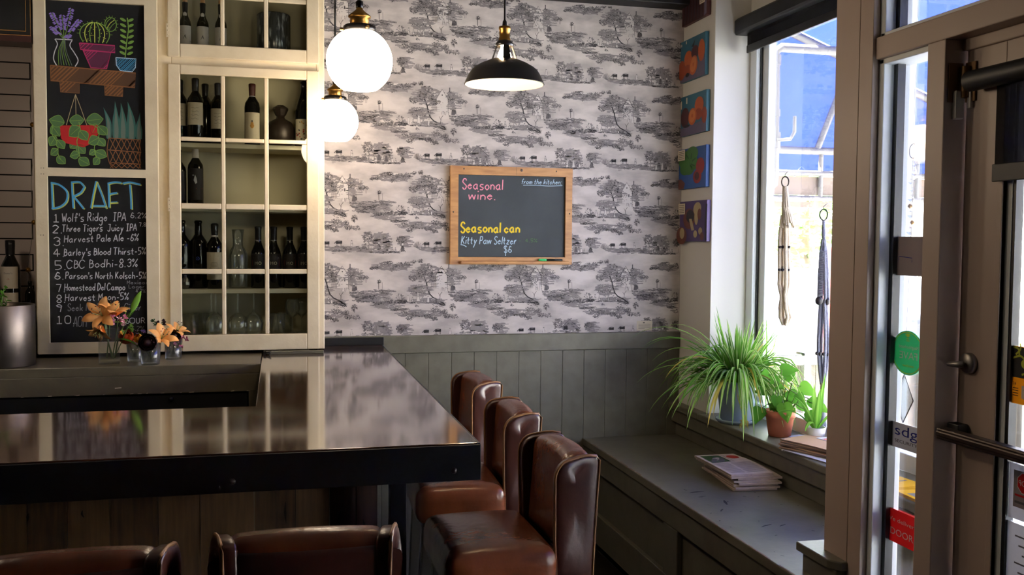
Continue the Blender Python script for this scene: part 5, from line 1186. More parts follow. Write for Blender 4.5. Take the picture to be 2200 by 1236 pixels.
b = MB(); b.lathe([(0, 0), (.0062, .001), (.0062, .040), (.0055, .042)], (1.306, YW-.041, 1.4945), 14, R=R); b.build('cap', 'cap_green', t)
t = tag(MB().box(1.865, 1.953, YW-.002, YW-.0006, 1.117, 1.169).build('price_card', 'label'), 'small printed white card taped to the wallpaper above the rail', 'card')
b = MB(); pen = Pen(b, lambda u, v, l: (u, YW-.002-l, v), .0004)
pen.ell(1.905, 1.160, .006, .003, 0)
for q in range(5): pen.stroke([(1.874, 1.152-q*.006), (1.874+.07*(1 if q < 4 else .5), 1.152-q*.006)], .0014, 0, sm=False)
b.build('lettering', 'print', t)
# five small canvases on the pier
def canvas(label, y0, y1, z0, z1, ground_, draw, card=None):
    t = thing('painted_canvas', label, 'painting', (XR-.01, (y0+y1)/2, z0), 'small fruit and vegetable canvases on the white pier')
    b = MB(); b.box(XR-.022, XR-.001, y0, y1, z0, z1, 0); W_, H_ = y1-y0, z1-z0
    pn = Pen(b, lambda u, v, l: (XR-.022-l, y1-u*W_, z0+v*H_), .0004)
    draw(pn); b.build('canvas', ground_, t, bevel=.0015)
    if card: c = card; k = MB(); k.box(XR-.0255, XR-.0245, y1-c[1]*W_, y1-c[0]*W_, z0+c[2]*H_, z0+c[3]*H_, 0); pn = Pen(k, lambda u, v, l: (XR-.0255-l, y1-u*W_, z0+v*H_), .0003); [pn.stroke([(c[0]+.03, c[3]-(q+1)*(c[3]-c[2])/6), (c[1]-.03, c[3]-(q+1)*(c[3]-c[2])/6)], .014, 1, sm=False) for q in range(5)]; k.build('price_label', ['label', 'print'], t)
M['p_teal'] = mat('paint_teal', (44, 99, 120), .5); M['p_lil'] = mat('paint_lilac', (96, 89, 113), .5); M['p_or'] = mat('paint_orange', (177, 84, 30), .5); M['p_or2'] = mat('paint_deep_orange', (144, 60, 25), .5); M['p_pulp'] = mat('paint_pulp', (196, 115, 53), .5)  # canvas colours are darkened to carry the shade on the pier
M['p_dk'] = mat('paint_dark', (29, 29, 37), .5); M['p_wine'] = mat('paint_wine', (72, 27, 29), .5); M['p_gr'] = mat('paint_green', (60, 110, 44), .5); M['p_grd'] = mat('paint_dark_green', (32, 67, 34), .5); M['p_bl'] = mat('paint_blue', (37, 79, 146), .5)
M['p_tom'] = mat('paint_tomato', (137, 37, 30), .5); M['p_vio'] = mat('paint_violet', (72, 53, 106), .5); M['p_mush'] = mat('paint_mushroom', (168, 151, 111), .5); M['p_mb'] = mat('paint_brown', (103, 56, 43), .5)
def d_oranges(p):
    p.fill([(0, 0), (1, 0), (1, .42), (0, .22)], 1); p.ell(.06, .3, .15, .24, 3); p.ell(.33, .52, .17, .2, 2); p.ell(.30, .25, .14, .14, 3); p.ell(.6, .62, .15, .16, 4); p.ell(.86, .6, .13, .26, 2); p.fill([(.45, .78), (.6, .92), (.55, .76)], 6)
    p.ell(.55, .32, .16, .23, 2, -.2); p.ell(.54, .34, .12, .18, 5, -.2); p.ell(.54, .34, .03, .05, 2); p.ell(.3, .14, .08, .05, 6)
    p.fill([(.22, .9), (.26, .9), (.26, .97), (.22, .97)], 7); p.fill([(.02, .88), (.06, .88), (.06, .94), (.02, .94)], 7)
canvas('painting of several oranges on blue, second from the top', 4.465, 4.765, 2.435, 2.65, ['p_teal', 'p_lil', 'p_or', 'p_or2', 'p_wine', 'p_pulp', 'p_dk', 'label'], d_oranges)
def d_oranges2(p):
    p.fill([(0, 0), (1, 0), (1, .3), (.5, .24), (0, .2)], 1); p.ell(.18, .46, .17, .25, 4); p.ell(.73, .68, .17, .2, 2); p.ell(.7, .46, .15, .14, 3); p.ell(.93, .4, .1, .2, 3); p.ell(.48, .44, .16, .21, 2, -.1); p.ell(.47, .45, .12, .16, 5, -.1); p.ell(.47, .46, .04, .05, 2); p.ell(.25, .24, .12, .04, 6)
    p.fill([(.22, .8), (.27, .8), (.27, .95), (.22, .95)], 7); p.fill([(.01, .7), (.05, .7), (.05, .9), (.01, .9)], 7)
canvas('painting with a cut orange beside a dark red fruit, middle of the row', 4.440, 4.752, 2.150, 2.358, ['p_teal', 'p_lil', 'p_or', 'p_or2', 'p_wine', 'p_pulp', 'p_dk', 'label'], d_oranges2)
def d_lettuce(p):
    p.fill([(0, 0), (.2, 0), (.25, .14), (.1, .26), (0, .24)], 4)
    for (x, y, r) in ((.3, .7, .3), (.5, .85, .22), (.55, .6, .2), (.25, .5, .2), (.4, .48, .18)): p.ell(x, y, r, r*.8, 2)
    for k in range(14): a = k*.45; p.stroke([(.4+.1*math.cos(a), .66+.08*math.sin(a)), (.4+.24*math.cos(a+.3), .66+.22*math.sin(a+.3))], .03, 1 if k % 2 else 3)
    p.ell(.8, .52, .15, .2, 5); p.ell(.7, .27, .15, .17, 5); p.ell(.69, .28, .08, .1, 6)
canvas('painting of green lettuce and tomatoes with paper label', 4.432, 4.765, 1.872, 2.082, ['p_bl', 'p_gr', 'p_gr', 'p_grd', 'p_mb', 'p_tom', 'p_wine'], d_lettuce, (-.02, .25, .72, .98))
def d_mush(p):
    p.ell(.08, .14, .2, .22, 3); p.ell(.1, .2, .09, .14, 2); p.ell(.36, .56, .22, .26, 3); p.ell(.4, .62, .15, .16, 4); p.fill([(.36, .56), (.46, .56), (.56, .28), (.46, .26)], 2); p.ell(.66, .8, .14, .16, 2, -.4); p.ell(.63, .6, .07, .2, 2); p.ell(.74, .66, .07, .14, 3)
    p.ell(.6, .18, .07, .09, 2); p.ell(.78, .25, .07, .09, 2); p.ell(.84, .12, .07, .1, 3); p.stroke([(.98, .02), (.96, .4), (.99, .9)], .06, 1)
canvas('painting of mushrooms on violet with paper label, lowest of the row', 4.412, 4.742, 1.597, 1.806, ['p_vio', 'p_dk', 'p_mush', 'p_mb', 'p_dk'], d_mush, (-.03, .22, .68, .95))
def d_top(p):
    for k in range(14): p.stroke([(.05+k*.065, .02), (.1+k*.06, .4), (.04+k*.065, .9)], .035, 1 if k % 2 else 2)
    p.fill([(.88, .0), (.97, .05), (.97, .7), (.88, .6)], 3)
canvas('dark wine-red canvas at the very top of the row, cut by the picture edge', 4.448, 4.755, 2.729, 2.94, ['p_wine', 'p_dk', 'maroon', 'p_lil'], d_top, (.72, .92, .32, .55))
# ================================================================== WINDOW SEAT THINGS
t = thing('roller_blind', 'dark grey roller blind pulled up at the top of the big window', 'blind', (2.26, 3.6, 2.52))
b = MB(); b.prism([(2.215, 2.62), (2.285, 2.62), (2.298, 2.64), (2.298, 2.705), (2.225, 2.705), (2.208, 2.69), (2.208, 2.632)], 1, 2.65, 4.395); b.build('headrail', 'black', t, bevel=.004)
b = MB(); b.box(2.252, 2.254, 2.70, 4.34, 2.555, 2.66); b.build('fabric', 'blind', t)
b = MB(); b.box(2.247, 2.259, 2.70, 4.34, 2.525, 2.562); b.build('hem_bar', 'black', t, bevel=.003)
# spider plant
SP = Vector((2.135, 4.15, SZ))
t = thing('plant_pot', 'glazed pale blue plant pot under the spider plant on the window sill', 'pot', SP)
b = MB(); b.lathe([(0, .012), (.070, .012), (.076, .018), (.096, .185), (.100, .19), (.100, .205), (.094, .205), (.088, .18), (.07, .03), (0, .03)], SP, 36); b.build('body', 'pot_blue', t)
b = MB(); b.lathe([(0, 0), (.085, 0), (.098, .012), (.100, .02), (.096, .02), (.084, .008), (0, .008)], SP, 36); b.build('saucer', 'pot_blue', t)
b = MB(); b.lathe([(0, .18), (.089, .18)], SP, 24); b.build('soil', 'soil', t)
sp = thing('spider_plant', 'large spider plant with long arching striped leaves on the window sill', 'plant', (SP.x, SP.y, SZ+.18))
rs = random.Random(17)
def strap(b, p0, az, el, L, W, sag, ms, hang=0.0, seg=11):
    """arching strap leaf with a pale midrib; returns nothing"""
    p = Vector(p0); d = Vector((math.cos(az)*math.cos(el), math.sin(az)*math.cos(el), math.sin(el))); pts = []; st = L/seg
    side = Vector((-math.sin(az), math.cos(az), 0))
    for i in range(seg+1):
        pts.append(p.copy()); p = p+d*st; d = (d+Vector((0, 0, -sag*(.35+1.3*i/seg)))).normalized()
        if p.x > 2.285: p.x = 2.285; d.x = min(d.x, 0)
        if p.y > 4.385 and p.x > 2.10: p.y = 4.385
        if p.y > 4.745: p.y = 4.745
        if p.x > 2.035 and p.z < SZ+.008 and p.y < 4.8: p.z = SZ+.008; d.z = max(d.z, 0)
        if p.z < .566: p.z = .566
    vs = []
    for i, q in enumerate(pts):
        f = i/seg; w_ = W*min(1, .45+f*2.2)*(1-f**3)+.0008; tdir = (pts[min(i+1, seg)]-pts[max(i-1, 0)]).normalized(); up = side.cross(tdir)
        for s_, h in ((-.5, .22), (-.17, 0), (.17, 0), (.5, .22)): vs.append(q+side*s_*w_+up*h*w_)
    o = len(b.v); b.v += [tuple(v) for v in vs]
    for i in range(seg):
        for k in range(3): b.f.append((o+i*4+k, o+i*4+k+1, o+i*4+k+5, o+i*4+k+4)); b.m.append(ms[1] if k == 1 else ms[0]); b.s.append(True)
b = MB(); top = SP+Vector((0, 0, .195))
for k in range(330):
    az = rs.uniform(0, 2*PI); up = rs.random()
    if up < .34: el, L, sag = rs.uniform(.75, 1.45), rs.uniform(.20, .37), rs.uniform(.02, .11)
    else: el, L, sag = rs.uniform(.25, .95), rs.uniform(.30, .52), rs.uniform(.16, .30)
    if math.sin(az) > .45: L *= .85
    r0 = rs.uniform(0, .05); p0 = top+Vector((r0*math.cos(az), r0*math.sin(az), rs.uniform(-.01, .01)))
    v = rs.random(); ms = (0, 2) if v < .55 else (1, 2) if v < .88 else (0, 1) if v < .95 else (3, 3)
    strap(b, p0, az, el, L, rs.uniform(.014, .023), sag, ms)
for az, el, L, sag, W, ms in ((2.7, .95, .62, .2, .013, (1, 2)), (2.95, .9, .56, .2, .011, (0, 1)), (3.5, .7, .50, .24, .016, (1, 2)), (4.05, .55, .50, .28, .018, (1, 2)), (4.2, .5, .54, .27, .017, (0, 2)), (3.9, .5, .40, .3, .022, (3, 3)), (4.6, .55, .42, .27, .014, (0, 2)), (4.35, .5, .47, .3, .016, (0, 2)), (5.2, .5, .4, .26, .015, (0, 2)), (2.2, 1.0, .55, .19, .010, (1, 2))):
    strap(b, top, az, el, L, W, sag, ms)
b.build('foliage', ['leaf', 'leaf_l', 'leaf_p', 'leaf_y'], sp)
b = MB()
for k in range(34):
    a = rs.uniform(0, 2*PI); c = Vector((2.085, 3.975, .755)); b.tube([c+Vector((0, 0, .045)), c+Vector((.012*math.cos(a), .012*math.sin(a), .02)), c+Vector((.022*math.cos(a), .022*math.sin(a), rs.uniform(-.02, .02)))], .0012, 4)
b.tube([top, (2.07, 4.05, .96), (2.06, 3.99, .87), (2.085, 3.975, .79)], .0018, 5)
b.build('runner', 'leaf_y', sp)
# philodendron in terracotta
TP = Vector((2.175, 3.815, SZ))
t = thing('terracotta_pot', 'terracotta flower pot on the window sill beside the spider plant', 'pot', TP)
b = MB(); b.lathe([(0, .0), (.046, 0), (.049, .003), (.061, .085), (.067, .087), (.069, .115), (.062, .116), (.056, .085), (0, .085)], TP, 36); b.build('body', 'terra', t, bevel=.0)
b = MB(); b.lathe([(0, .096), (.058, .096)], TP, 20); b.build('soil', 'soil', t)
ph = thing('philodendron', 'heart-leaved trailing plant growing in the terracotta pot', 'plant', (TP.x, TP.y, SZ+.09))
bl, bs = MB(), MB()
def heart(b, p, d, nrm, L, m=0):
    d = Vector(d).normalized(); n_ = Vector(nrm); n_ = (n_-d*n_.dot(d)).normalized(); x = d.cross(n_)
    prof = [(-.10, 0), (-.12, .22), (.0, .40), (.18, .44), (.4, .38), (.62, .26), (.82, .11), (1.0, .0)]
    def fn(u, v):
        i = min(int(v*7), 6); f = v*7-i; a = prof[i][0]+(prof[i+1][0]-prof[i][0])*f; w_ = prof[i][1]+(prof[i+1][1]-prof[i][1])*f
        s_ = (u-.5)*2; notch = .10*(1-abs(s_)) if v < .15 else 0
        return Vector(p)+d*(a+notch)*L+x*s_*w_*L+n_*(abs(s_)*w_*.28-.28*v*v)*L
    b.grid(6, 7, fn, m)
c0 = TP+Vector((0, 0, .10)); rs = random.Random(31)
for (dx, dy, dz, L, dr) in ((-.10, .02, .02, .085, (-.5, -.3, -.8)), (-.02, -.06, .05, .095, (.1, -.35, -.9)), (.03, -.03, .10, .08, (.4, -.3, -.7)), (.07, -.07, .13, .09, (.7, -.5, -.4)), (.02, .02, .19, .085, (.8, -.5, .15)), (-.05, .03, .17, .07, (-.5, -.4, .2)), (.09, -.12, .08, .075, (.5, -.4, -.75)), (.06, -.15, .03, .07, (.3, -.3, -.9)), (-.04, -.03, .08, .07, (-.3, -.5, -.6)), (.0, .05, .13, .06, (-.2, -.3, .6)), (.05, .03, .15, .06, (.5, -.2, .4)), (.03, -.10, .10, .06, (.2, -.6, -.5)), (-.06, .06, .09, .06, (-.7, -.2, .1)), (.08, -.04, .05, .065, (.6, -.4, -.6)), (-.02, .0, .12, .055, (0, -.8, .1)), (.10, -.17, .06, .06, (.4, -.6, -.3))):
    p = c0+Vector((dx*.85, dy, dz)); p.x = min(p.x, 2.27); bs.tube([c0+Vector((dx*.15, dy*.15, -.01)), c0+Vector((dx*.5, dy*.5, dz*.85+.03)), p], .0022, 6); heart(bl, p, dr, (-.35, -.75, .5), L*.86, rs.choice((0, 0, 0, 1)))
for k in range(20):
    a = rs.uniform(0, 6); p = c0+Vector((rs.uniform(-.03, .05), rs.uniform(-.05, .04), rs.uniform(.01, .06))); heart(bl, p, (math.cos(a), math.sin(a)-.4, .3), (-.2, -.6, .7), .04, 1)
bl.build('leaves', ['leaf_ph', 'leaf'], ph); bs.build('stems', 'stem', ph)
# broad-leaved plant close to the glass
BP = Vector((2.235, 3.62, SZ))
t = thing('white_pot', 'small white pot behind the terracotta one, close to the window glass', 'pot', BP)
b = MB(); b.lathe([(0, 0), (.032, 0), (.042, .075), (.038, .075), (.034, .06), (0, .06)], BP, 26); b.build('body', 'plastic_w', t)
bp = thing('strap_leaf_plant', 'upright green strap-leaved plant close to the window glass', 'plant', (BP.x, BP.y, SZ+.06)); b = MB()
for az, el, L, W, sag in ((.5, 1.35, .24, .028, .03), (2.2, 1.2, .22, .026, .06), (3.4, 1.1, .20, .028, .1), (4.3, 1.2, .22, .03, .07), (5.2, 1.0, .2, .026, .12), (1.2, 1.3, .2, .024, .05), (2.9, .9, .2, .026, .16), (4.9, 1.4, .26, .026, .03), (3.9, .75, .19, .028, .2)): strap(b, BP+Vector((0, 0, .06)), az, el, L, W, sag, (0, 1) if az > 2 else (1, 1))
b.build('foliage', ['leaf', 'leaf_l'], bp)
# macrame hangers on suction hooks
def hook(label, y, z):
    t = thing('suction_hook', label, 'hook', (2.34, y, z), 'suction hooks on the window glass')
    b = MB(); R = Matrix.Rotation(-PI/2, 3, 'Y'); b.lathe([(.020, 0), (.018, .003), (.008, .008), (.006, .014), (0, .015)], (2.349, y, z), 20, R=R); b.build('cup', 'clear', t)
    b = MB(); b.tube([(2.336, y, z), (2.285, y, z-.004), (2.270, y, z-.016), (2.268, y, z-.030), (2.278, y, z-.036), (2.286, y, z-.028)], .002, 6); b.build('hook', 'alu', t)
hook('clear suction hook above the cream cord hanger', 3.98, 1.925); hook('clear suction hook above the grey cord hanger', 3.655, 1.765)
HX = 2.27
t = thing('macrame_hanger', 'cream knotted cord plant hanger with dark beads hanging in the window', 'macrame hanger', (HX, 3.98, 1.21), 'macrame hangers in the window')
Y0 = 3.98
def hp(y, ox, oy, z): return (HX+.85*oy+ox*.4, y-.5*oy+ox*.8, z)      # spread in the hanger's own plane, turned toward the room
def ringobj(y, z, par, r=.020, m='bronze'):
    b = MB(); b.tube([hp(y, 0, r*.8*math.cos(k*PI/10), z+r*1.2*math.sin(k*PI/10)) for k in range(21)], .0032, 8, cap=False); b.build('ring', m, par)
ringobj(Y0, 1.873, t)
b = MB()
for k in range(10):
    a = k*PI/5; b.tube([hp(Y0, +.006*math.cos(a), +.007*math.sin(a), 1.853), hp(Y0, +.009*math.cos(a), +.011*math.sin(a)+.003, 1.80), hp(Y0, +.012*math.cos(a), +.016*math.sin(a)+.006, 1.755)], .005, 6)
for k in range(16):
    a = k*PI/8; b.tube([hp(Y0, +.010*math.cos(a), +.012*math.sin(a)+.004, 1.76), hp(Y0, +.018*math.cos(a), +.020*math.sin(a)+.012, 1.72), hp(Y0, +.022*math.cos(a), +.028*math.sin(a)+.018, 1.672+.012*math.sin(k*2.1))], .005, 6)
b.build('tassel', 'rope', t)
b = MB()
for k, (oy, ox) in enumerate(((-.019, 0), (-.007, .012), (.007, -.012), (.019, 0))):
    b.tube([hp(Y0, +ox*.5, +oy*.5, 1.72), hp(Y0, +ox, +oy, 1.62), hp(Y0, +ox, +oy*1.05, 1.55), hp(Y0, +ox, +oy*1.1+.004, 1.46), hp(Y0, +ox*1.3, +oy*1.15+.004, 1.40), hp(Y0, +ox*.6, +oy*.5+.004, 1.345), hp(Y0, +ox*1.2, +oy*1.0+.008, 1.29), hp(Y0, +ox*1.2, +oy*1.2+.014, 1.25), hp(Y0, +ox*.3, +oy*.3+.012, 1.212)], .0088, 7)
b.build('cords', 'rope', t)
for z in (1.573, 1.468):
    for oy in (-.020, -.006, .019): b = MB(); b.ball(hp(Y0, -.004, +oy*1.05+.003, z), (.008, .009, .007), 10, 8); b.build('bead', 'bead', t)
t = thing('macrame_hanger', 'grey knotted cord plant hanger with large dark beads and a tail', 'macrame hanger', (HX, 3.655, .80), 'macrame hangers in the window')
Y1 = 3.655; ringobj(Y1, 1.714, t, .020, 'bead')
b = MB(); b.tube([hp(Y1, 0, 0, 1.69), hp(Y1, 0, +.002, 1.63), hp(Y1, 0, +.003, 1.60)], [.006, .009, .006], 8)
for k, (oy, ox) in enumerate(((-.014, .0), (-.005, .010), (.006, -.010), (.016, 0))):
    pts = [hp(Y1, 0, +oy*.2+.002, 1.61), hp(Y1, +ox*.6, +oy*.8+.002, 1.54), hp(Y1, +ox, +oy*1.1+.004, 1.44), hp(Y1, +ox, +oy*1.3+.006, 1.36), hp(Y1, +ox, +oy*.8+.006, 1.325), hp(Y1, +ox, +oy*1.1+.008, 1.25), hp(Y1, +ox, +oy*1.4+.01, 1.17), hp(Y1, +ox, +oy*1.35+.01, 1.12), hp(Y1, +ox*.7, +oy*.9+.012, 1.04), hp(Y1, +ox*.2, +oy*.3+.012, .985)]
    b.tube(pts, .0072, 7)
for k in range(26): z = 1.56-k*.0075; b.tube([hp(Y1, -.006, -.014, z), hp(Y1, -.012, 0, z-.003), hp(Y1, -.006, +.016, z)], .0035, 5)
b.build('cords', 'rope_g', t)
b = MB(); b.tube([hp(Y1, 0, +.012, .99), hp(Y1, 0, +.012, .96), hp(Y1, 0, +.012, .92)], [.009, .010, .009], 8); b.build('wrap', 'rope', t)
b = MB()
for k in range(12): a = k*PI/6; b.tube([hp(Y1, +.005*math.cos(a), +.012+.005*math.sin(a), .93), hp(Y1, +.010*math.cos(a), +.014+.010*math.sin(a), .86), hp(Y1, +.014*math.cos(a), +.016+.016*math.sin(a), .80+.008*math.sin(k*2.3))], .0035, 6)
b.build('tail', 'rope_g', t)
for (oy, z, r) in ((-.018, 1.345, .019), (.016, 1.343, .017), (-.022, 1.118, .008), (-.008, 1.116, .009), (.008, 1.116, .009), (.024, 1.114, .008)): b = MB(); b.ball(hp(Y1, -.004, +oy+.006, z), (r*.8, r*.8, r), 12, 8); b.build('bead', 'bead', t)
# newspapers on the bench
def paper(name, label, cat, c, L, W, th, rz, m, group, draw=None, bend=.004):
    R = Matrix.Rotation(rz, 3, 'Z'); C_ = Vector(c); b = MB(); n = 10
    def fn(u, v, z): return C_ + R @ Vector(((u-.5)*W, (v-.5)*L, z+bend*math.sin(PI*v)*(.4+u)))
    b.grid(4, n, lambda u, v: fn(u, v, th)); b.grid(4, n, lambda u, v: fn(u, 1-v, 0))
    for u in (0, 1): b.grid(n, 1, lambda a, c_: fn(u, a if u else 1-a, th*c_), smooth=False)
    for v in (0, 1): b.grid(4, 1, lambda a, c_: fn(1-a if v else a, v, th*c_), smooth=False)
    for q in range(3): b.tube([fn(0, .03, th*(.25+.25*q)), fn(0, .97, th*(.25+.25*q))], .0006, 4, 1)
    if draw: draw(Pen(b, lambda u, v, l: fn(u, v, th+l), .0005))
    o = b.build(name, [m, 'print', 'red', 'leaf_d'], loc=c); return tag(o, label, cat, group)
def front(p):
    p.fill([(.06, .55), (.55, .58), (.55, .93), (.08, .93)], 3)
    for q in range(6): p.ell(.15+.06*q, .62+.05*(q % 3), .05, .06, 1, q)
    for q in range(13): p.stroke([(.06, .50-.035*q), (.40, .50-.035*q)], .010, 1, sm=False); p.stroke([(.46, .50-.035*q), (.94, .50-.035*q)], .010, 1, sm=False)
    p.ell(.79, .80, .14, .10, 2); p.stroke([(.62, .56), (.62, .95)], .008, 1, sm=False)
rs = random.Random(12); z = .5548
places = ['lowest of the stack', 'second from the bottom', 'third from the bottom', 'fourth from the bottom', 'fourth from the top', 'third from the top', 'second from the top', 'topmost, with red emblem on its front page']
for k in range(8):
    th = .0078; paper('newspaper', 'folded newspaper in the stack on the bench, '+places[k], 'newspaper', (1.962+rs.uniform(-.008, .008)-(.004*k if k > 5 else 0), 3.775+rs.uniform(-.008, .008), z), .375+rs.uniform(-.008, .006), .195+rs.uniform(-.006, .006), th, math.radians(-4+rs.uniform(-2.5, 2.5)+(2 if k > 5 else 0)), 'newsp', 'newspapers stacked on the bench', front if k == 7 else None); z += th+.0012
# paper on the sill
z = SZ+.0008
paper('magazine', 'blue-white magazine at the bottom of the paper pile on the sill', 'magazine', (2.145, 3.42, z), .27, .19, .005, math.radians(12), 'white_paper', None, bend=.002); z += .0065
names = ('lowest of the pile', 'second from the bottom of the pile', 'third from the bottom of the pile', 'second from the top of the pile', 'topmost of the pile')
for k in range(5):
    paper('paper_bag', 'folded brown paper bag on the sill, '+names[k], 'paper bag', (2.15+rs.uniform(-.008, .008), 3.455+rs.uniform(-.01, .01), z), .27, .165, .0062, math.radians(22+rs.uniform(-5, 5)), 'kraft', 'brown paper bags on the sill', None, .005); z += .0075
def redpanel(p): p.fill([(.05, .3), (.95, .3), (.95, .85), (.05, .85)], 2)
paper('brochure', 'red and white brochure lying on the sill against the window', 'brochure', (2.255, 3.60-.15, z+.004), .20, .09, .003, math.radians(8), 'white_paper', None, redpanel, .002) if False else paper('brochure', 'red and white brochure on top of the brown bags near the glass', 'brochure', (2.235, 3.43, z+.002), .20, .09, .003, math.radians(8), 'white_paper', None, redpanel, .002)
paper('leaflet', 'white leaflet on the sill between terracotta pot and window glass', 'leaflet', (2.245, 3.745, SZ+.0008), .10, .08, .003, math.radians(20), 'white_paper', None, None, .002)
def yel(p): p.fill([(.1, .5), (.9, .5), (.9, .75), (.1, .75)], 1); p.stroke([(.15, .3), (.85, .3)], .05, 1)
def flyer(name, label, c, L, W, th, rz, group, m='poster_y'):
    paper(name, label, 'flyer', c, L, W, th, rz, m, group, yel, .001)
flyer('flyer_pad', 'yellow flyer pile on the sill behind the sidelight, farther from the door', (2.13, 2.98, SZ+.0008), .22, .14, .012, .1, 'yellow flyer piles'); flyer('flyer_pad', 'yellow flyer pile on the sill behind the sidelight, nearer the door', (2.13, 2.74, SZ+.0008), .2, .14, .010, -.05, 'yellow flyer piles')
# ================================================================== DOOR AND SIDELIGHT THINGS
t = thing('door_blind', 'black roller blind half down on the entrance door', 'blind', (1.69, 1.55, 1.74))
b = MB(); b.tube([(1.688, 2.072, 2.0), (1.688, 1.06, 2.0)], .026, 20); b.box(1.70, 1.72, 1.06, 2.06, 1.985, 2.012); b.build('headrail', 'black', t)
b = MB(); b.box(1.7055, 1.707, 1.09, 1.998, 1.78, 1.99); b.build('fabric', 'blind', t)
b = MB(); b.box(1.701, 1.711, 1.085, 2.002, 1.745, 1.788); b.build('hem_bar', 'black', t, bevel=.002)
t = thing('door_sensor', 'white two-piece alarm sensor under the door hinge', 'sensor', (1.70, 2.12, 1.91))
b = MB(); b.box(1.683, 1.709, 2.114, 2.131, 1.912, 1.984); b.build('case', 'plastic_w', t, bevel=.003)
b = MB(); b.box(1.709, 1.721, 2.094, 2.107, 1.938, 1.984); b.build('magnet', 'plastic_w', t, bevel=.002)
GX = XD+.06                                      # sidelight glass, seen from inside
SL = lambda X: (lambda u, v, l: (X-l, -u, v))    # u runs to the viewer's right
def sheet(name, label, cat, X, y_left, y_right, z0, z1, m, draw=None, mats=(), group=None, oval=False):
    b = MB()
    if oval:
        cy, cz, ry, rz = (y_left+y_right)/2, (z0+z1)/2, (y_left-y_right)/2, (z1-z0)/2; n = 36
        b.prism([(cy+ry*math.cos(2*PI*k/n), cz+rz*math.sin(2*PI*k/n)) for k in range(n)], 0, X-.0012, X-.0004)
    else: b.box(X-.0012, X-.0004, y_right, y_left, z0, z1)
    if draw: draw(Pen(b, SL(X-.0012), .0004))
    o = b.build(name, [m]+list(mats)); return tag(o, label, cat, group)
sheet('sign_card', 'blank grey back of a card sign on the sidelight glass', 'sign', GX, 2.398, 2.205, 1.502, 1.612, 'card_back', lambda p: p.stroke([(-2.375, 1.545), (-2.375, 1.556), (-2.318, 1.552), (-2.318, 1.54)], .002, 1, sm=False), ['st_navy'])
def d_fave(p):
    p.ring(-2.326, 1.285, .0655, .0585, .0022, 1, 36)
    print_text(p, 'FAVE', -2.322, 1.268, .021, 2, True, .078); print_text(p, 'Neighborhood', -2.322, 1.2975, .010, 2, True, .084); print_text(p, '2024', -2.325, 1.317, .006, 1, True, .014); print_text(p, 'nextdoor', -2.322, 1.246, .0075, 1, True, .050)
    p.fill([(-2.334, 1.339), (-2.318, 1.339), (-2.321, 1.331), (-2.331, 1.331)], 1); p.stroke([(-2.326, 1.332), (-2.326, 1.326)], .002, 1); p.stroke([(-2.331, 1.3255), (-2.321, 1.3255)], .002, 1); p.ring(-2.326, 1.336, .011, .0035, .0012, 1)
sheet('window_sticker', 'round green award sticker on the sidelight, its lettering reversed', 'sticker', GX, 2.396, 2.256, 1.222, 1.348, 'st_green', d_fave, ['st_yel', 'labelw'], oval=True)
def d_sdg(p):
    print_text(p, 'sdg', -2.322, 1.047, .030, 1, False, .10); print_text(p, 'SECURITY', -2.322, 1.026, .009, 2, False, .10)
    p.stroke([(-2.394, 1.012), (-2.394, 1.08), (-2.24, 1.08)], .0015, 3, sm=False)
sheet('security_sticker', 'grey security company sticker with navy letters on the sidelight', 'sticker', GX, 2.395, 2.235, 1.010, 1.082, 'st_grey', d_sdg, ['st_navy', 'maroon', 'labelw'])
def d_dd(p): print_text(p, 'We deliver!', -2.335, .796, .012, 1, False, .13); print_text(p, 'DOORDASH', -2.285, .757, .020, 1, False, .19)
sheet('delivery_sticker', 'red delivery service sticker low on the sidelight', 'sticker', GX, 2.40, 2.205, .735, .830, 'st_red', d_dd, ['labelw'])
DX = XF+.022
def d_poster(p):
    p.fill([(-1.957, 1.27), (-1.70, 1.27), (-1.70, 1.344), (-1.957, 1.344)], 1); r_ = random.Random(3)
    for _ in range(16): x, z = r_.uniform(-1.95, -1.72), r_.uniform(1.275, 1.335); a = r_.uniform(0, 3); p.stroke([(x, z), (x+.02*math.cos(a), z+.02*math.sin(a)), (x+.045*math.cos(a+.5), z+.03*math.sin(a+.5))], .005, 2)
    p.ell(-1.915, 1.305, .014, .012, 2)
    p.fill([(-1.925, 1.252), (-1.86, 1.252), (-1.86, 1.222), (-1.892, 1.212), (-1.925, 1.222)], 3); print_text(p, 'TICKETS', -1.894, 1.237, .006, 1, False, .052); print_text(p, 'INFO', -1.894, 1.226, .006, 1, False, .03)
    print_text(p, '26', -1.948, 1.252, .007, 1, False, .011)
    for q in range(4): p.stroke([(-1.953, 1.244-q*.006), (-1.935, 1.244-q*.006)], .002, 1, sm=False)
sheet('event_poster', 'yellow and black event poster on the door glass', 'poster', DX, 1.959, 1.70, 1.206, 1.346, 'poster_y', d_poster, ['black', 'st_yel', 'labelw'])
def d_stop(p):
    p.fill([(-1.94, .955), (-1.70, .955), (-1.70, 1.045), (-1.94, 1.045)], 1); c = (-1.903, 1.017, .026)
    for r_, m_ in ((.028, 3), (.026, 2)): p.fill([(c[0]+r_*math.cos(PI/8+k*PI/4), c[1]+r_*math.sin(PI/8+k*PI/4)) for k in range(8)], m_)
    print_text(p, 'STOP', c[0], c[1]-.007, .014, 3, True, .042); p.stroke([(-1.935, .985), (-1.80, .985)], .005, 2, sm=False); p.stroke([(-1.935, .968), (-1.80, .968)], .006, 4, sm=False)
sheet('stop_notice', 'printed stop notice with red octagon taped to the door glass', 'notice', DX, 1.955, 1.70, .925, 1.060, 'white_paper', d_stop, ['card_back', 'st_red', 'labelw', 'print'])
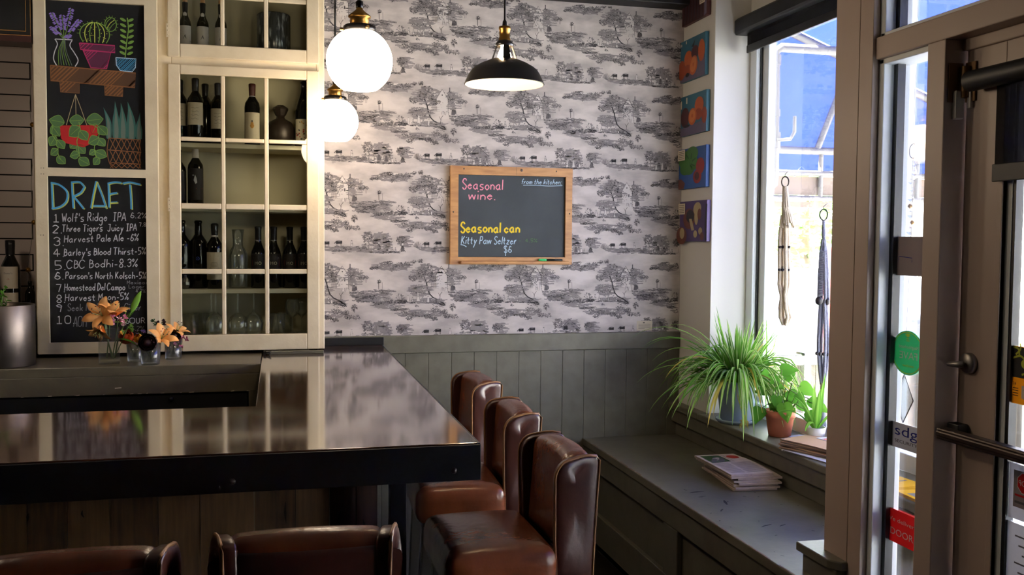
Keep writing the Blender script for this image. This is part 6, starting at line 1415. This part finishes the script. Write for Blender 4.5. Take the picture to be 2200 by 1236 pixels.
def d_lines(p):
    for q in range(9): p.stroke([(-1.93+.012*(q % 3), .885-q*.022), (-1.74, .885-q*.022)], .004, 1, sm=False)
sheet('text_notice', 'white page of printed text taped below the stop notice', 'notice', DX, 1.962, 1.70, .66, .915, 'white_paper', d_lines, ['print'])
# sun catcher and leaded diamond hanging in the lobby window
t = thing('sun_catcher', 'hanging crystal sun catcher with wire ring seen through the sidelight', 'ornament', (2.25, 3.045, 1.60)); b = MB()
b.tube([(2.25, 3.045+.022*math.cos(k*PI/9), 1.93+.026*math.sin(k*PI/9)) for k in range(19)], .002, 6, cap=False); b.tube([(2.25, 3.045, 1.956), (2.25, 3.045, 2.575)], .0008, 4); b.tube([(2.25, 3.045, 1.904), (2.25, 3.047, 1.84), (2.25, 3.04, 1.72), (2.25, 3.045, 1.60)], .0015, 5); b.build('wire', 'alu', t)
rs = random.Random(4)
for k in range(9):
    z = 1.88-k*.03; b = MB(); r_ = rs.uniform(.008, .018); b.lathe([(0, -r_), (r_*.9, -r_*.2), (r_*.7, r_*.5), (0, r_)], (2.25, 3.045+rs.uniform(-.012, .012), z), 6, smooth=False); b.build('crystal', rs.choice(('clear', 'clear', 'brass')), t)
t = thing('leaded_diamond', 'textured glass diamond with lead edge hanging in the lobby window', 'ornament', (2.25, 3.06, .93)); b = MB(); q = [(3.06, .93), (3.115, 1.02), (3.06, 1.11), (3.005, 1.02)]
b.prism(q, 0, 2.249, 2.252); b.build('glass_panel', 'clear', t); b = MB(); b.tube([(2.25, y, z) for y, z in q+[q[0]]], .0025, 6); b.tube([(2.25, 3.06, 1.11), (2.25, 3.045, 1.60)], .0008, 4); b.build('lead_edge', 'bronze', t)

# ================================================================== OUTSIDE
structure(MB().box(2.55, 6.2, -30, 60, -.25, -.12).build('sidewalk', 'walk'))
structure(MB().box(6.2, 60, -30, 60, -.35, -.24).build('road', 'road'))
aw = thing('awning', 'blue fabric awning on white tube frame over the sidewalk', 'awning', (3.7, 2.3, 1.84)); AY = 5.6
rz = lambda x: 2.92-.37*(x-3.24)
b = MB(); b.add([(2.56, -2.0, rz(2.56)+.05), (4.9, -2.0, rz(4.9)+.05), (4.9, AY, rz(4.9)+.05), (2.56, AY, rz(2.56)+.05)], [(0, 1, 2, 3)]); b.build('roof_fabric', 'awn', aw)
b = MB(); b.add([(2.56, AY, 2.20), (4.9, AY, 2.20), (4.9, AY, rz(4.9)), (2.56, AY, rz(2.56))], [(0, 1, 2, 3)]); b.add([(2.56, AY+.01, 2.06), (4.9, AY+.01, 2.06), (4.9, AY+.01, 2.17), (2.56, AY+.01, 2.17)], [(0, 1, 2, 3)]); b.build('end_fabric', 'awn', aw)
b = MB()
def bar(p, q, r=.022): b.tube([p, q], r, 8)
for z, r in ((2.19, .026), (2.045, .02), (1.885, .018)): bar((2.56, AY-.03, z), (4.9, AY-.03, z), r)
bar((2.56, AY-.03, rz(2.56)), (4.9, AY-.03, rz(4.9)), .026); bar((3.62, AY-.03, 2.74), (3.40, AY-.03, 2.20), .022); bar((4.35, AY-.03, 2.5), (4.15, AY-.03, 2.2), .022)
for x in (3.43, 4.15): bar((x, AY-.03, 1.885), (x, AY-.03, 2.19), .016)
for y in (3.9, 2.2, .5): bar((2.56, y, rz(2.56)), (4.9, y, rz(4.9)), .022)
bar((4.9, -2, rz(4.9)), (4.9, AY, rz(4.9)), .024); bar((3.8, -2, rz(3.8)), (3.8, AY, rz(3.8)), .018); bar((4.9, AY-.03, -.12), (4.9, AY-.03, rz(4.9)), .024)
b.build('frame', 'pipe', aw)
b = MB(); b.box(2.56, 4.9, AY-.012, AY+.004, 1.905, 2.025, 0); b.box(2.56, 3.52, AY-.012, AY+.004, 1.825, 1.862, 0); b.build('tan_panel', 'tan', aw)
t = thing('outdoor_pipe', 'white vertical water pipe with valve lever outside the window', 'pipe', (2.74, 4.95, 1.9)); b = MB()
b.tube([(2.745, 4.95, 2.63), (2.748, 4.95, 2.30), (2.752, 4.95, 1.97), (2.748, 4.95, 1.93), (2.73, 4.95, 1.912), (2.56, 4.95, 1.905)], .026, 14); b.tube([(2.742, 4.95, 2.62), (2.745, 4.95, 2.675), (2.78, 4.95, 2.70), (3.5, 4.95, 2.70)], .026, 14); b.build('tube', 'pipe', t)
b = MB(); b.tube([(2.745, 4.95, 2.35), (2.745, 4.95, 2.31)], .033, 14); b.tube([(2.749, 4.95, 2.22), (2.749, 4.95, 2.13)], .034, 14); b.tube([(2.743, 4.95, 2.655), (2.743, 4.95, 2.60)], .034, 14); b.build('fitting', 'pipe', t)
b = MB(); b.tube([(2.749, 4.92, 2.175), (2.82, 4.90, 2.18), (2.845, 4.90, 2.22), (2.845, 4.90, 2.31)], .010, 8); b.build('valve_lever', 'pipe', t)
b = MB(); b.box(2.55, 2.75, 4.945, 4.955, 2.45, 2.46); b.build('wall_clip', 'pipe', t)
t = thing('patio_fence', 'weathered plank patio fence with white top rail outside', 'fence', (3.8, 5.7, -.12)); b = MB(); x = 2.6
while x < 5.2: b.box(x, x+.125, 5.70, 5.72, -.05, .775); x += .13
b.build('planks', 'plankg', t); b = MB(); b.box(2.58, 5.2, 5.66, 5.73, .785, .835); b.build('top_rail', 'pipe', t)
for x in (2.62, 3.42, 4.3, 5.15): b = MB(); b.box(x-.025, x+.025, 5.655, 5.70, -.12, .79); b.build('post', 'pipe', t)
t = thing('street_kiosk', 'tall red street box with dark band beyond the fence', 'kiosk', (5.15, 8.0, -.12)); b = MB(); b.cushion((5.36, 8.0, .72), (.55, .5, 1.68), .06, n=3); b.build('body', 'kiosk', t); b = MB(); b.box(5.082, 5.64, 7.745, 8.255, 1.34, 1.43); b.build('band', 'carglass', t)
t = thing('grey_post', 'slim grey utility post beyond the fence', 'post', (3.58, 6.5, -.12)); b = MB(); b.box(3.53, 3.59, 6.46, 6.52, -.12, 1.32); b.build('shaft', 'st_grey', t, bevel=.01); b = MB(); b.box(3.52, 3.62, 6.45, 6.53, 1.32, 1.36); b.build('cap', 'st_grey', t)
t = thing('parked_car', 'silver car parked across the street beyond the fence', 'car', (7.6, 12.4, -.24))
b = MB(); b.prism([(10.2, .12), (14.6, .12), (14.65, .55), (14.5, .75), (13.6, .80), (12.9, 1.22), (11.3, 1.24), (10.6, .82), (10.15, .72)], 0, 6.8, 8.4); b.build('body', 'car', t, bevel=.06, seg=3)
b = MB(); b.prism([(13.42, .84), (12.86, 1.17), (11.34, 1.19), (10.78, .86)], 0, 6.79, 8.41); b.build('windows', 'carglass', t)
for y in (11.0, 13.8):
    for x in (6.85, 8.35): b = MB(); b.lathe([(0, -.09), (.2, -.09), (.31, -.06), (.31, .06), (.2, .09), (0, .09)], (x, y, .07), 26, R=Matrix.Rotation(PI/2, 3, 'Y')); b.build('wheel', 'gasket', t)
t = thing('street_tree', 'pale green leafy street tree far beyond the fence', 'tree', (8.5, 14.2, -.24)); rs = random.Random(2); b = MB()
for k in range(1600):
    a, e = rs.uniform(0, 2*PI), math.acos(rs.uniform(-1, 1)); r_ = 1.5*rs.random()**.33; p = Vector((8.5+r_*math.sin(e)*math.cos(a), 14.2+r_*math.sin(e)*math.sin(a), 2.75+1.1*r_*math.cos(e))); R = frame_to((rs.uniform(-1, 1), rs.uniform(-1, 1), rs.uniform(-1, 1)))
    s_ = rs.uniform(.06, .12); b.add([p+R @ Vector(q) for q in ((-s_, 0, 0), (0, -s_*.5, 0.02), (s_, 0, 0), (0, s_*.5, .02))], [(0, 1, 2, 3)])
b.build('crown', 'tree', t); b = MB(); b.tube([(8.5, 14.2, -.24), (8.52, 14.2, .8), (8.48, 14.2, 1.5), (8.5, 14.2, 2.7)], [.12, .09, .08, .03], 10); b.build('trunk', 'bark', t)
structure(MB().box(16, 16.5, -20, 60, -.25, 7).build('facade_opposite', 'walk'))
